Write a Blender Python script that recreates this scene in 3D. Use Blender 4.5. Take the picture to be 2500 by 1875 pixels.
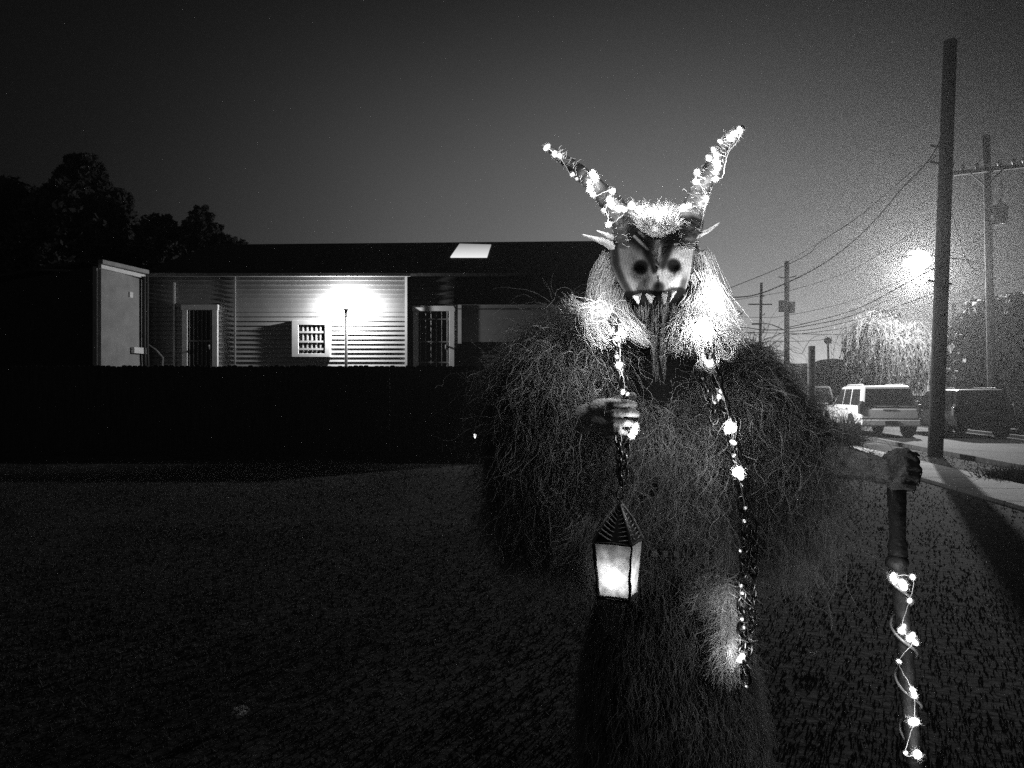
import bpy, bmesh, math, random
import numpy as np
from mathutils import Vector, Matrix
random.seed(7); RNG = np.random.default_rng(7)
for o in list(bpy.data.objects): bpy.data.objects.remove(o)
S = bpy.context.scene
R = math.radians
# ------------------------------------------------------------------ camera
F = 1850.0; HY = 955.0; CX = 1250.0; H = 1.6
cam = bpy.data.cameras.new('camera'); camo = bpy.data.objects.new('camera', cam)
S.collection.objects.link(camo); S.camera = camo
camo.location = (0, 0, H); camo.rotation_euler = (R(90), 0, 0)
cam.sensor_width = 36; cam.lens = 36 * F / 2500; cam.shift_y = (HY - 937.5) / 2500
cam.clip_start = 0.05; cam.clip_end = 2000
def W(px, py, d): return Vector(((px - CX) / F * d, d, H + (HY - py) / F * d))
def G(px, py):
    d = H * F / (py - HY); return Vector(((px - CX) / F * d, d, 0))
def s_(px, d): return px * d / F
# ------------------------------------------------------------------ render settings
S.view_settings.view_transform = 'Standard'; S.view_settings.look = 'None'
S.view_settings.exposure = 0; S.view_settings.gamma = 1
S.cycles.use_denoising = False
S.cycles.max_bounces = 5; S.cycles.diffuse_bounces = 2; S.cycles.glossy_bounces = 2
S.cycles.volume_bounces = 0; S.cycles.transmission_bounces = 3; S.cycles.transparent_max_bounces = 8
S.cycles.use_adaptive_sampling = False
S.cycles.sample_clamp_direct = 0; S.cycles.sample_clamp_indirect = .6
S.cycles.caustics_reflective = False; S.cycles.caustics_refractive = False
S.cycles.use_light_tree = True
# ------------------------------------------------------------------ night sky (city glow on the horizon)
w = bpy.data.worlds.new('World'); S.world = w; w.use_nodes = True
nt = w.node_tree; nt.nodes.clear(); N = nt.nodes; L = nt.links
def nd(t, **k):
    n = N.new(t)
    for a, b in k.items(): setattr(n, a, b)
    return n
def mth(op, a, b=None, c=None, clamp=False):
    n = nd('ShaderNodeMath', operation=op, use_clamp=clamp)
    for i, v in enumerate((a, b, c)):
        if v is None: continue
        if isinstance(v, (int, float)): n.inputs[i].default_value = v
        else: L.new(v, n.inputs[i])
    return n.outputs[0]
tc = nd('ShaderNodeTexCoord'); sp = nd('ShaderNodeSeparateXYZ'); L.new(tc.outputs['Generated'], sp.inputs[0])
azr = mth('ARCTAN2', sp.outputs[0], sp.outputs[1]); el = mth('ABSOLUTE', mth('ARCSINE', sp.outputs[2]))
def gaz(c, wl_, wr_):
    az = mth('SUBTRACT', azr, R(c)); rt = mth('GREATER_THAN', az, 0.0)
    return mth('POWER', mth('DIVIDE', mth('ABSOLUTE', az), mth('ADD', mth('MULTIPLY', rt, R(wr_-wl_)), R(wl_))), 2.0)
plateau = mth('MULTIPLY', mth('EXPONENT', mth('MULTIPLY', mth('ADD', gaz(9, 22, 18), mth('POWER', mth('DIVIDE', el, R(21)), 3.0)), -1.0)), 0.165)
horizon = mth('MULTIPLY', mth('EXPONENT', mth('MULTIPLY', mth('ADD', gaz(20.7, 22, 14), mth('DIVIDE', el, R(5))), -1.0)), 0.78)
glow = mth('ADD', plateau, horizon)
cl = nd('ShaderNodeTexNoise'); cl.inputs['Scale'].default_value = 2.2; cl.inputs['Detail'].default_value = 3
L.new(tc.outputs['Generated'], cl.inputs['Vector'])
glow = mth('MULTIPLY', glow, mth('ADD', mth('MULTIPLY', cl.outputs['Fac'], 0.5), 0.75))
# faint fill added to the unseen sky behind the viewer, lifting the darks
back = mth('MULTIPLY', mth('MAXIMUM', mth('MULTIPLY', sp.outputs[1], -1.0), 0.0), 0.03)
tot = mth('ADD', mth('ADD', glow, back), 0.0028)
bg = nd('ShaderNodeBackground'); cmb = nd('ShaderNodeCombineColor')
for i in range(3): L.new(tot, cmb.inputs[i])
L.new(cmb.outputs[0], bg.inputs['Color']); bg.inputs['Strength'].default_value = 1.0
wo = nd('ShaderNodeOutputWorld'); L.new(bg.outputs[0], wo.inputs['Surface'])
# ------------------------------------------------------------------ helpers
def mat(name, v, rough=0.8, metal=0.0, var=0.0, scale=8.0, bump=0.0, bscale=40.0, spec=0.3, em=0.0, trans=0.0, attr=None, sss=0.0, stretch=None):
    m = bpy.data.materials.new(name); m.use_nodes = True
    n = m.node_tree.nodes; l = m.node_tree.links; b = n['Principled BSDF']
    b.inputs['Base Color'].default_value = (v, v, v, 1); b.inputs['Roughness'].default_value = rough
    b.inputs['Metallic'].default_value = metal; b.inputs['Specular IOR Level'].default_value = spec
    if trans: b.inputs['Transmission Weight'].default_value = trans
    if em:
        b.inputs['Emission Color'].default_value = (1, 1, 1, 1); b.inputs['Emission Strength'].default_value = em
    t = n.new('ShaderNodeTexCoord')
    src = t.outputs['Object']
    if stretch:
        mp = n.new('ShaderNodeMapping'); mp.inputs['Scale'].default_value = stretch; l.new(src, mp.inputs[0]); src = mp.outputs[0]
    if var:
        x = n.new('ShaderNodeTexNoise'); x.inputs['Scale'].default_value = scale; x.inputs['Detail'].default_value = 6
        l.new(src, x.inputs['Vector'])
        r = n.new('ShaderNodeMapRange'); r.inputs['From Min'].default_value = .3; r.inputs['From Max'].default_value = .7
        r.inputs['To Min'].default_value = max(0, v * (1 - var)); r.inputs['To Max'].default_value = v * (1 + var)
        l.new(x.outputs['Fac'], r.inputs['Value'])
        c = n.new('ShaderNodeCombineColor')
        for i in range(3): l.new(r.outputs[0], c.inputs[i])
        l.new(c.outputs[0], b.inputs['Base Color'])
    if attr:
        a = n.new('ShaderNodeAttribute'); a.attribute_name = attr; l.new(a.outputs['Color'], b.inputs['Base Color'])
    if bump:
        x = n.new('ShaderNodeTexNoise'); x.inputs['Scale'].default_value = bscale; x.inputs['Detail'].default_value = 4
        l.new(src, x.inputs['Vector'])
        q = n.new('ShaderNodeBump'); q.inputs['Strength'].default_value = bump; q.inputs['Distance'].default_value = .02
        l.new(x.outputs['Fac'], q.inputs['Height']); l.new(q.outputs[0], b.inputs['Normal'])
    return m
def emis(name, v):
    m = bpy.data.materials.new(name); m.use_nodes = True; m.cycles.emission_sampling = 'NONE'; n = m.node_tree.nodes; n.clear()
    e = n.new('ShaderNodeEmission'); e.inputs['Strength'].default_value = v; e.inputs['Color'].default_value = (1, 1, 1, 1)
    o = n.new('ShaderNodeOutputMaterial'); m.node_tree.links.new(e.outputs[0], o.inputs[0]); return m
C = S.collection
ORG = {}
def tag(o, label=None, cat=None, group=None, kind=None):
    if label: o['label'] = label
    if cat: o['category'] = cat
    if group: o['group'] = group
    if kind: o['kind'] = kind
    return o
def thing(name, loc, label, cat, group=None):
    o = bpy.data.objects.new(name, None); C.objects.link(o); o.location = loc; o.empty_display_size = .1
    ORG[o.name] = Vector(loc); return tag(o, label, cat, group)
class MB:
    def __init__(s): s.v = []; s.f = []
    def add(s, vs, fs):
        k = len(s.v); s.v += [tuple(v) for v in vs]; s.f += [tuple(i + k for i in f) for f in fs]
    def box(s, a, b):
        x0, y0, z0 = [min(p, q) for p, q in zip(a, b)]; x1, y1, z1 = [max(p, q) for p, q in zip(a, b)]
        s.add([(x0,y0,z0),(x1,y0,z0),(x1,y1,z0),(x0,y1,z0),(x0,y0,z1),(x1,y0,z1),(x1,y1,z1),(x0,y1,z1)],
              [(0,3,2,1),(4,5,6,7),(0,1,5,4),(1,2,6,5),(2,3,7,6),(3,0,4,7)])
    def obox(s, c, ux, uy, uz):   # oriented box: centre + half vectors
        c = Vector(c); ux, uy, uz = Vector(ux), Vector(uy), Vector(uz)
        vs = [c + a*ux + b*uy + e*uz for e in (-1,1) for a, b in ((-1,-1),(1,-1),(1,1),(-1,1))]
        s.add(vs, [(0,3,2,1),(4,5,6,7),(0,1,5,4),(1,2,6,5),(2,3,7,6),(3,0,4,7)])
    def tube(s, pts, rad, n=8, cap=True):
        pts = [Vector(p) for p in pts]; m = len(pts)
        if not hasattr(rad, '__len__'): rad = [rad] * m
        rings = []; u = None
        for i, p in enumerate(pts):
            t = (pts[min(i+1, m-1)] - pts[max(i-1, 0)]).normalized()
            if u is None:
                a = Vector((0,0,1)) if abs(t.z) < .9 else Vector((1,0,0)); u = t.cross(a).normalized()
            else:
                u = (u - t * u.dot(t)).normalized()
            v = t.cross(u)
            rings.append([p + (u*math.cos(2*math.pi*k/n) + v*math.sin(2*math.pi*k/n)) * rad[i] for k in range(n)])
        vs = [q for r in rings for q in r]; fs = []
        for i in range(m-1):
            for k in range(n):
                fs.append((i*n+k, i*n+(k+1)%n, (i+1)*n+(k+1)%n, (i+1)*n+k))
        if cap: fs += [tuple(range(n))[::-1], tuple((m-1)*n+k for k in range(n))]
        s.add(vs, fs)
    def ball(s, c, r, seg=12, rings=8, sc=(1,1,1)):
        c = Vector(c); vs = [c + Vector((0,0,-r*sc[2]))]; fs = []
        for i in range(1, rings):
            th = math.pi*i/rings
            for k in range(seg):
                ph = 2*math.pi*k/seg
                vs.append(c + Vector((r*sc[0]*math.sin(th)*math.cos(ph), r*sc[1]*math.sin(th)*math.sin(ph), -r*sc[2]*math.cos(th))))
        vs.append(c + Vector((0,0,r*sc[2]))); e = len(vs)-1
        for k in range(seg): fs.append((0, 1+(k+1)%seg, 1+k))
        for i in range(rings-2):
            for k in range(seg): fs.append((1+i*seg+k, 1+i*seg+(k+1)%seg, 1+(i+1)*seg+(k+1)%seg, 1+(i+1)*seg+k))
        for k in range(seg): fs.append((1+(rings-2)*seg+k, 1+(rings-2)*seg+(k+1)%seg, e))
        s.add(vs, fs)
    def build(s, name, m, parent=None, smooth=False, bevel=0):
        return mk(name, np.array(s.v, dtype=float).reshape(-1, 3), s.f, m, parent, smooth, bevel)
def mk(name, v, f, m, parent=None, smooth=False, bevel=0):
    v = np.asarray(v, dtype=float); me = bpy.data.meshes.new(name)
    if parent is None: o0 = Vector(((v[:,0].min()+v[:,0].max())/2, (v[:,1].min()+v[:,1].max())/2, v[:,2].min()))
    else: o0 = ORG[parent.name]
    v = v - np.array(o0)
    if isinstance(f, np.ndarray):
        me.vertices.add(len(v)); me.vertices.foreach_set('co', v.ravel())
        k = f.shape[1]; me.loops.add(f.size); me.loops.foreach_set('vertex_index', f.ravel().astype(np.int32))
        me.polygons.add(len(f)); me.polygons.foreach_set('loop_start', np.arange(len(f), dtype=np.int32)*k)
        me.polygons.foreach_set('loop_total', np.full(len(f), k, dtype=np.int32)); me.update(calc_edges=True)
    else:
        me.from_pydata([tuple(p) for p in v], [], f)
    me.materials.append(m)
    if smooth: me.polygons.foreach_set('use_smooth', [True]*len(me.polygons))
    o = bpy.data.objects.new(name, me); C.objects.link(o)
    if parent is None: o.location = o0
    else: o.parent = parent
    ORG[o.name] = o0
    if bevel:
        b = o.modifiers.new('bevel', 'BEVEL'); b.width = bevel; b.segments = 2; b.limit_method = 'ANGLE'
    return o
def struct(o): o['kind'] = 'structure'; return o
# strands: curly fibres as thin three-sided tubes, all in numpy
def strand_mesh(roots, dirs, length, nseg, r0, curl=0.02, freq=3.0, grav=0.5, wander=0.35, rng=RNG, taper=0.4, pull=None):
    n = len(roots); step = (length / nseg)[:, None]
    d = dirs / (np.linalg.norm(dirs, axis=1, keepdims=True) + 1e-9)
    p = roots.copy(); P = [p.copy()]; D = [d.copy()]
    wv = rng.normal(0, 1, (n, 3))
    for k in range(nseg):
        wv = .7*wv + .7*rng.normal(0, 1, (n, 3))
        d = d + wander*wv/nseg**.5 + np.array([0, 0, -1])*grav/nseg
        if pull is not None: d = d + pull/nseg
        d /= np.linalg.norm(d, axis=1, keepdims=True)
        p = p + d*step; P.append(p.copy()); D.append(d.copy())
    P = np.stack(P, 1); D = np.stack(D, 1)                        # n, m, 3
    ref = rng.normal(0, 1, (n, 1, 3)); u = np.cross(D, ref); u /= np.linalg.norm(u, axis=2, keepdims=True)+1e-9
    v = np.cross(D, u); m = nseg + 1
    t = np.linspace(0, 1, m)[None, :]
    ph = rng.uniform(0, 6.28, (n, 1)); fr = freq*rng.uniform(.6, 1.5, (n, 1)); am = curl*rng.uniform(.3, 1.4, (n, 1))*np.minimum(1, t*3)
    P = P + u*(am*np.cos(ph+fr*6.28*t))[..., None] + v*(am*np.sin(ph+fr*6.28*t))[..., None]
    rad = (r0[:, None]*(1-(1-taper)*t))
    ring = []
    for k in range(3):
        a = 2*math.pi*k/3
        ring.append(P + (u*math.cos(a) + v*math.sin(a))*rad[..., None])
    V = np.stack(ring, 2).reshape(-1, 3)                          # n,m,3 verts
    base = np.arange(n)[:, None, None]*(m*3) + np.arange(nseg)[None, :, None]*3
    k = np.arange(3)[None, None, :]; k2 = (k+1) % 3
    Fq = np.stack([base+k, base+k2, base+3+k2, base+3+k], 3).reshape(-1, 4)
    return V, Fq
def strands(name, m, parent, **k):
    V, Fq = strand_mesh(**k); return mk(name, V, Fq, m, parent, True)
def merge(parts):
    Vs = []; Fs = []; k = 0
    for V, Fq in parts: Vs.append(V); Fs.append(Fq+k); k += len(V)
    return np.concatenate(Vs), np.concatenate(Fs)
def remesh(mb, voxel, smooth=2):
    me = bpy.data.meshes.new('t'); me.from_pydata(mb.v, [], mb.f)
    o = bpy.data.objects.new('t', me); C.objects.link(o)
    r = o.modifiers.new('r', 'REMESH'); r.mode = 'VOXEL'; r.voxel_size = voxel
    if smooth: q = o.modifiers.new('s', 'SMOOTH'); q.factor = .5; q.iterations = smooth
    bpy.context.view_layer.update()
    e = o.evaluated_get(bpy.context.evaluated_depsgraph_get()).to_mesh()
    v = np.empty(len(e.vertices)*3); e.vertices.foreach_get('co', v); v = v.reshape(-1, 3)
    nn = np.empty(len(e.vertices)*3); e.vertices.foreach_get('normal', nn); nn = nn.reshape(-1, 3)
    f = [tuple(p.vertices) for p in e.polygons]
    bpy.data.objects.remove(o); return v, f, nn
def copy_part(o, parent, loc=None, rot=None):
    c = o.copy(); C.objects.link(c); c.parent = parent
    if loc is not None: c.location = loc
    if rot is not None: c.rotation_euler = rot
    return c
# ------------------------------------------------------------------ materials
M = dict(
 lawn=mat('lawn', .042, .95, var=.6, scale=.8, bump=.8, bscale=14), grass=mat('grass', .05, .8, var=.4, scale=2),
 kerb=mat('kerb_stone', .12, .9, var=.4), asphalt=mat('asphalt', .05, .85, var=.35, scale=1.5, bump=.5, bscale=60), concrete=mat('concrete', .6, .85, var=.2, scale=3, bump=.3, bscale=50),
 fence=mat('fence_wood', .045, .9, var=.5, scale=3, bump=.5, bscale=30, stretch=(8,8,.6)),
 siding=mat('painted_siding', .35, .6, var=.12, scale=2, bump=.1), siding_dark=mat('dark_siding', .09, .8, var=.2, scale=2),
 trim=mat('white_trim', .85, .5, var=.08, scale=4), roof=mat('roof_shingles', .035, .95, var=.4, scale=6, bump=.6, bscale=12),
 iron=mat('iron_bars', .25, .5, var=.1), darkglass=mat('dark_glass', .012, .25, spec=.5), glasslit=emis('lit_skylight', .62),
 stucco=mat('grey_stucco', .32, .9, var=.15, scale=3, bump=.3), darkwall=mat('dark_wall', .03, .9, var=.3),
 wood=mat('pole_wood', .03, .9, var=.4, scale=2, bump=.6, bscale=12, stretch=(10,10,.5)), metal=mat('dull_metal', .25, .5, metal=.6, var=.1),
 black=mat('black_paint', .015, .5), wire=mat('wire', .006, .9, spec=0), cable=mat('pale_cable', .6, .4),
 leaf=mat('dark_leaf', .05, .8, var=.4, scale=3), willow=mat('willow_leaf', .07, .7, var=.4, scale=3), bark=mat('bark', .08, .9, bump=.6),
 white_car=mat('white_car_paint', .75, .35, spec=.5), dark_car=mat('dark_car_paint', .006, .45, spec=.3),
 glass_car=mat('car_glass', .008, .12, spec=.4), tyre=mat('tyre', .02, .9), rim=mat('wheel_rim', .3, .4, metal=.7), lamp_red=mat('tail_lamp', .05, .3, spec=.6),
 chrome=mat('chrome', .7, .15, metal=1), lamplit=emis('lamp_glow', 6), starlit=emis('far_lamp', 6), led=emis('fairy_bulb', 3.6), led2=emis('bright_bulb', 4.2),
 moss=mat('moss_yarn', .31, .75, var=.4, scale=12), moss_dark=mat('dark_cloth', .02, .95), hair=mat('white_hair', .80, .55, var=.12, scale=20),
 hair_grey=mat('grey_hair', .17, .6, var=.4, scale=30), fur=mat('pale_fur', .55, .7, var=.3, scale=30),
 mask=mat('painted_mask', .4, .8, spec=.08, attr='paint', bump=.3, bscale=60), horn=mat('horn', .06, .5, var=.5, scale=20, bump=.7, bscale=40),
 hornwrap=mat('gauze', .8, .7), band=mat('horn_band', .03, .8), tooth=mat('tooth', .5, .4), eye=mat('eye_hole', .006, .9),  # horn gauze, shared by the glow fibres round the bulbs
 skin=mat('skin', .30, .6, var=.15, scale=40, bump=.3, bscale=120), glove=mat('glove', .18, .8, var=.5, scale=60, bump=.8, bscale=60), claw=mat('claw', .02, .3, spec=.6),
 chain=mat('black_chain', .09, .30, metal=1.0), staff=mat('staff_wood', .03, .6, var=.5, scale=20, bump=.6), rope=mat('clear_tube', .25, .2, spec=.6),
 parchment=None, twig=mat('twig', .05, .8, var=.4, scale=30), litter=mat('pale_leaf', .85, .8), ear=mat('ear_hide', .65, .8, var=.4, scale=40, bump=.6, bscale=60),
 rib=mat('rib_twig', .30, .5, var=.4, scale=60), buckle=mat('belt_stud', .5, .35, metal=.5), sleeve=mat('sleeve_cloth', .36, .9, var=.4, scale=40), cloth=mat('robe_cloth', .014, .95, var=.4, scale=10),
)
g_ = M['glasslit'].node_tree; a_ = g_.nodes.new('ShaderNodeTexCoord'); b_ = g_.nodes.new('ShaderNodeSeparateXYZ'); c_ = g_.nodes.new('ShaderNodeMapRange')
c_.inputs['From Min'].default_value = 0; c_.inputs['From Max'].default_value = 1; c_.inputs['To Min'].default_value = .95; c_.inputs['To Max'].default_value = .3
g_.links.new(a_.outputs['Generated'], b_.inputs[0]); g_.links.new(b_.outputs[2], c_.inputs['Value']); g_.links.new(c_.outputs[0], g_.nodes['Emission'].inputs['Strength'])
# ------------------------------------------------------------------ lights (the visible lamps; the beard fills are added)
def lamp_light(name, loc, power, parent, rad=.08):
    l = bpy.data.lights.new(name, 'POINT'); l.energy = power; l.shadow_soft_size = rad
    o = bpy.data.objects.new(name, l); C.objects.link(o); o.parent = parent; o.location = Vector(loc) - ORG[parent.name]; return o
P_STREET, P_MID, P_WALL, P_FAR = 9500, 2400, 560, 60
# ================================================================== GROUND
gv = [(-150,-30,0),(150,-30,0),(150,300,0),(-150,300,0)]
struct(mk('ground', np.array(gv, float), [(0,1,2,3)], M['lawn']))
TH = R(8); uv = Vector((math.cos(TH), -math.sin(TH), 0)); vv = Vector((math.sin(TH), math.cos(TH), 0))
def UV(u, v, z=0): return uv*u + vv*v + Vector((0,0,z))
mb = MB(); mb.add([UV(8.2,-10,.004),UV(13.3,-10,.004),UV(13.3,200,.004),UV(8.2,200,.004)], [(0,1,2,3)]); struct(mb.build('road', M['asphalt']))
mb = MB()
v = -5.0
while v < 60:
    mb.obox(UV(6.0, v+.74, .03), uv*.64, vv*.735, (0,0,.03)); v += 1.5
struct(mb.build('sidewalk', M['concrete'], bevel=.008))
mb = MB(); mb.obox(UV(8.13, 95, .04), uv*.07, vv*105, (0,0,.07)); struct(mb.build('kerb', M['kerb']))
mb = MB(); mb.obox(UV(13.42, 95, .04), uv*.07, vv*105, (0,0,.07)); struct(mb.build('kerb_far', M['kerb']))
# grass blades (stuff)
n = 90000
dd = 2.4*np.exp(RNG.uniform(0, 1, n)*math.log(20/2.4)); xx = (RNG.uniform(-60, 2560, n)-CX)/F*dd
u_ = xx*math.cos(TH) - dd*math.sin(TH)
clump = np.sin(xx*1.1+np.sin(dd*.9)*2)*np.sin(dd*.8+xx*.6) > RNG.uniform(-2.2, 1.0, n)
keep = (u_ < 5.3) & clump | ((u_ > 6.75) & (u_ < 8.0)); xx, dd = xx[keep], dd[keep]; n = len(xx)
h = RNG.uniform(.008, .024, n)*(1+.03*dd); a = RNG.uniform(0, 6.28, n); wdt = .0028*(1+.25*dd)
lean = RNG.normal(0, .45, (n, 2))*h[:, None]
A = np.stack([xx-np.cos(a)*wdt, dd-np.sin(a)*wdt, np.zeros(n)], 1); B = np.stack([xx+np.cos(a)*wdt, dd+np.sin(a)*wdt, np.zeros(n)], 1)
T = np.stack([xx+lean[:,0], dd+lean[:,1], h], 1)
V = np.stack([A, B, T], 1).reshape(-1, 3)
tag(mk('grass', V, np.arange(3*n).reshape(-1, 3), M['grass']), 'short dark lawn grass covering the yard in front of the fence', 'grass', kind='stuff')
# ================================================================== FENCES
def board_fence(x0, x1, y, z1, label, post_step=2.4, seed=1, wob=.03):
    rr = random.Random(seed); t = thing('board_fence', ((x0+x1)/2, y, 0), label, 'fence')
    mb = MB(); x = x0
    while x < x1:
        wd = .138; top = z1 + rr.uniform(-wob, wob*.3); dy = rr.uniform(-.004, .004)
        a, b = x, x+wd; y0 = y-.01+dy; y1 = y+.01+dy; c = .028
        vs = [(a,y0,-.02),(b,y0,-.02),(b,y0,top-c),(b-c,y0,top),(a+c,y0,top),(a,y0,top-c)]
        vs += [(p[0], y1, p[2]) for p in vs]
        mb.add(vs, [(0,1,2,3,4,5),(11,10,9,8,7,6)]+[(i,i+6,(i+1)%6+6,(i+1)%6) for i in range(6)])
        x += wd + rr.choice([.0]*9+[.001]*6+[.004]) + .0003
    mb.build('boards', M['fence'], t)
    for zz in (.4, 1.2, z1-.3):
        r = MB(); r.box((x0, y+.018, zz), (x1, y+.06, zz+.09)); r.build('rail', M['fence'], t)
    x = x0
    while x < x1:
        p = MB(); p.box((x, y+.064, 0), (x+.09, y+.155, z1-.05)); p.build('post', M['fence'], t); x += post_step
    return t
zf = W(0, 892, 20).z
board_fence(-13.5, W(1530,0,20).x, 20, zf, 'tall dark wooden board fence running across the back of the lawn below the lit house', seed=3)
board_fence(W(1800,0,42).x, W(2078,0,42).x, 42, W(0,887,42).z, 'dark flat topped board fence beyond the parked white car, under the utility poles', seed=5, wob=.008)
# lone post in front of far fence
tag((lambda m: (m.tube([W(1981,1010,24)*1, W(1981,845,24)], .115, 10), m.build('wooden_post', M['wood']))[1])(MB()), 'short thick bare wooden post rising above the far fence line', 'post')
bpy.data.objects['wooden_post'].location.z = 0
bpy.data.objects['wooden_post'].scale.z = W(1981,845,24).z / (W(1981,845,24).z - W(1981,1010,24).z)
# ================================================================== MAIN HOUSE
D1 = 23.0; D2 = 23.22
hx0, hx1, hx2 = W(362,0,D1).x, W(992,0,D1).x, W(1492,0,D2).x
ze = W(0,668,D1).z
house = thing('house', ((hx0+hx2)/2, D1, 0), 'long single storey clapboard house with dark roof and bright lamp post in front', 'house')
def siding(mb, x0, x1, z0, z1, y, e=.137, t=.04):
    z = z0
    while z < z1:
        zt = min(z+e, z1)
        mb.add([(x0,y-t,z),(x1,y-t,z),(x1,y,zt),(x0,y,zt),(x0,y,z),(x1,y,z)], [(0,1,2,3),(4,5,1,0)]); z += e
mb = MB(); siding(mb, hx0, hx1, .3, ze, D1)
mb.box((hx0, D1+.001, 0), (hx1, D1+.2, ze)); mb.build('wall', M['siding'], house)
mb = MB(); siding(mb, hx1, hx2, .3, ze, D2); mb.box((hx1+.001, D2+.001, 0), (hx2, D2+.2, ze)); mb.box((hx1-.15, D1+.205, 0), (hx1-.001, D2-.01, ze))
mb.build('recessed_wall', M['siding_dark'], house)  # recess wall in a darker siding tone
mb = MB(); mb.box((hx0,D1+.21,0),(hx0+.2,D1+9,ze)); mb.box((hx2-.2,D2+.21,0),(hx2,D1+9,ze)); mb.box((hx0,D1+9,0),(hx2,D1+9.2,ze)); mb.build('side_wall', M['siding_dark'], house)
# roof, ridge px 592 at depth 27
zr = W(0,593,27.3).z; ex = .25
rx0, rx1 = hx0-.2, W(1478,0,25).x
def slab(mb, a, b, c, d, t):
    n = (Vector(b)-Vector(a)).cross(Vector(d)-Vector(a)).normalized()*t
    P = [Vector(p) for p in (a,b,c,d)]; mb.add(P+[p-n for p in P], [(0,1,2,3),(7,6,5,4),(0,4,5,1),(1,5,6,2),(2,6,7,3),(3,7,4,0)])
mb = MB(); yr = 27.3
slab(mb, (rx0, D1-ex, ze-.02), (rx1, D1-ex, ze-.02), (W(1490,0,yr).x, yr, W(0,588,yr).z), (W(520,0,yr).x, yr, W(0,597,yr).z), .1)
slab(mb, (W(520,0,yr).x, yr, W(0,597,yr).z), (W(1490,0,yr).x, yr, W(0,588,yr).z), (rx1, 32, ze), (rx0, 32, ze), .1)
for gx, sg in ((rx0,1),(rx1,-1)):
    mb.add([(gx+sg*.15, D1, ze-.05),(gx+sg*.15, 31.8, ze-.05),(W(520 if sg>0 else 1490,0,yr).x, yr, W(0,593,yr).z-.12)], [(0,1,2)])
roof = mb.build('roof', M['roof'], house)
# low porch roof over the recess (px y 668..738)
xa, xb = W(1118,0,D1).x-1.35, W(1520,0,22.7).x
mb = MB(); slab(mb, (W(1112,0,D1).x, 22.2, W(0,738,22.2).z), (xb, 22.2, W(0,738,22.2).z), (xb, D2, ze+.05), (W(1112,0,D1).x, D2, ze+.05), .09)
mb.box((W(1112,0,D1).x, 22.24, W(0,738,22.2).z-.12), (W(1112,0,D1).x+.02, D2, W(0,738,22.2).z-.09))
mb.build('porch_roof', M['roof'], house)
# gutter
mb = MB(); mb.box((rx0, D1-ex-.1, ze-.13), (W(1005,0,D1).x, D1-ex-.005, ze-.035)); mb.build('gutter', mat('gutter', .3, .5, var=.3, scale=2), house)
# skylight : on roof plane
def on_roof(px, py):
    a = Vector((0, D1-ex, ze-.02)); b = Vector((0, yr, W(0,592,yr).z)); t = (b-a).normalized(); nrm = Vector((0, -t.z, t.y))
    ray = W(px, py, 1) - Vector((0,0,H)); o = Vector((0,0,H)); k = (a-o).dot(nrm)/ray.dot(nrm); return o+ray*k, nrm
q = [on_roof(*p) for p in ((1100,631),(1189,631),(1199,601),(1122,599))]; nrm = q[0][1]; nn_ = Vector((0, nrm.y, nrm.z)); nn_ = -nn_ if nn_.z < 0 else nn_
mb = MB(); P = [p[0]+nn_*.06 for p in q]; mb.add(P+[p-nn_*.1 for p in P], [(0,1,2,3),(7,6,5,4),(0,4,5,1),(1,5,6,2),(2,6,7,3),(3,7,4,0)])
mb.build('skylight', M['glasslit'], roof)
# corner trims
for px, dd_, w_, m_ in ((427,D1,.06,'trim'),(992,D1,.07,'trim'),(575,D1,.05,'siding')):
    x = W(px,0,dd_).x; mb = MB(); mb.box((x-w_/2, dd_-.065, .3), (x+w_/2, dd_-.0425, ze if px!=427 else W(0,690,D1).z)); mb.build('corner_trim', M[m_], house)
# doors
def barred_door(px0, px1, pyt, d, zb, nb, cross):
    x0, x1 = W(px0,0,d).x, W(px1,0,d).x; zt = W(0,pyt,d).z; fw = .16; y = d-.045
    mb = MB(); mb.box((x0+fw, y, zb), (x1-fw, y-.02, zt-fw)); dr = mb.build('door', M['darkglass'], house)
    mb = MB(); mb.box((x0,y-.1,zb),(x0+fw,y,zt-fw)); mb.box((x1-fw,y-.1,zb),(x1,y,zt-fw)); mb.box((x0-.02,y-.12,zt-fw),(x1+.02,y,zt)); mb.build('frame', M['trim'], dr, bevel=.006)
    mb = MB()
    for i in range(nb):
        x = x0+fw+.06+(x1-x0-2*fw-.12)*i/(nb-1); mb.tube([(x,y-.06,zb),(x,y-.06,zt-fw)], .012, 6)
    for py in cross:
        z = W(0,py,d).z; mb.box((x0+fw, y-.075, z-.018), (x1-fw, y-.045, z+.018))
    mb.build('security_grille', M['iron'], dr)
    mb = MB(); mb.ball((x1-fw-.09, y-.12, W(0,845,d).z), .03); mb.box((x1-fw-.12,y-.1,W(0,848,d).z-.07),(x1-fw-.06,y-.08,W(0,848,d).z+.07)); mb.build('handle', M['iron'], dr, True)
barred_door(449, 535, 745, D1, 1.3, 6, (752, 833))
barred_door(1010, 1110, 748, D2, 1.3, 6, (780, 835, 885))
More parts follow.
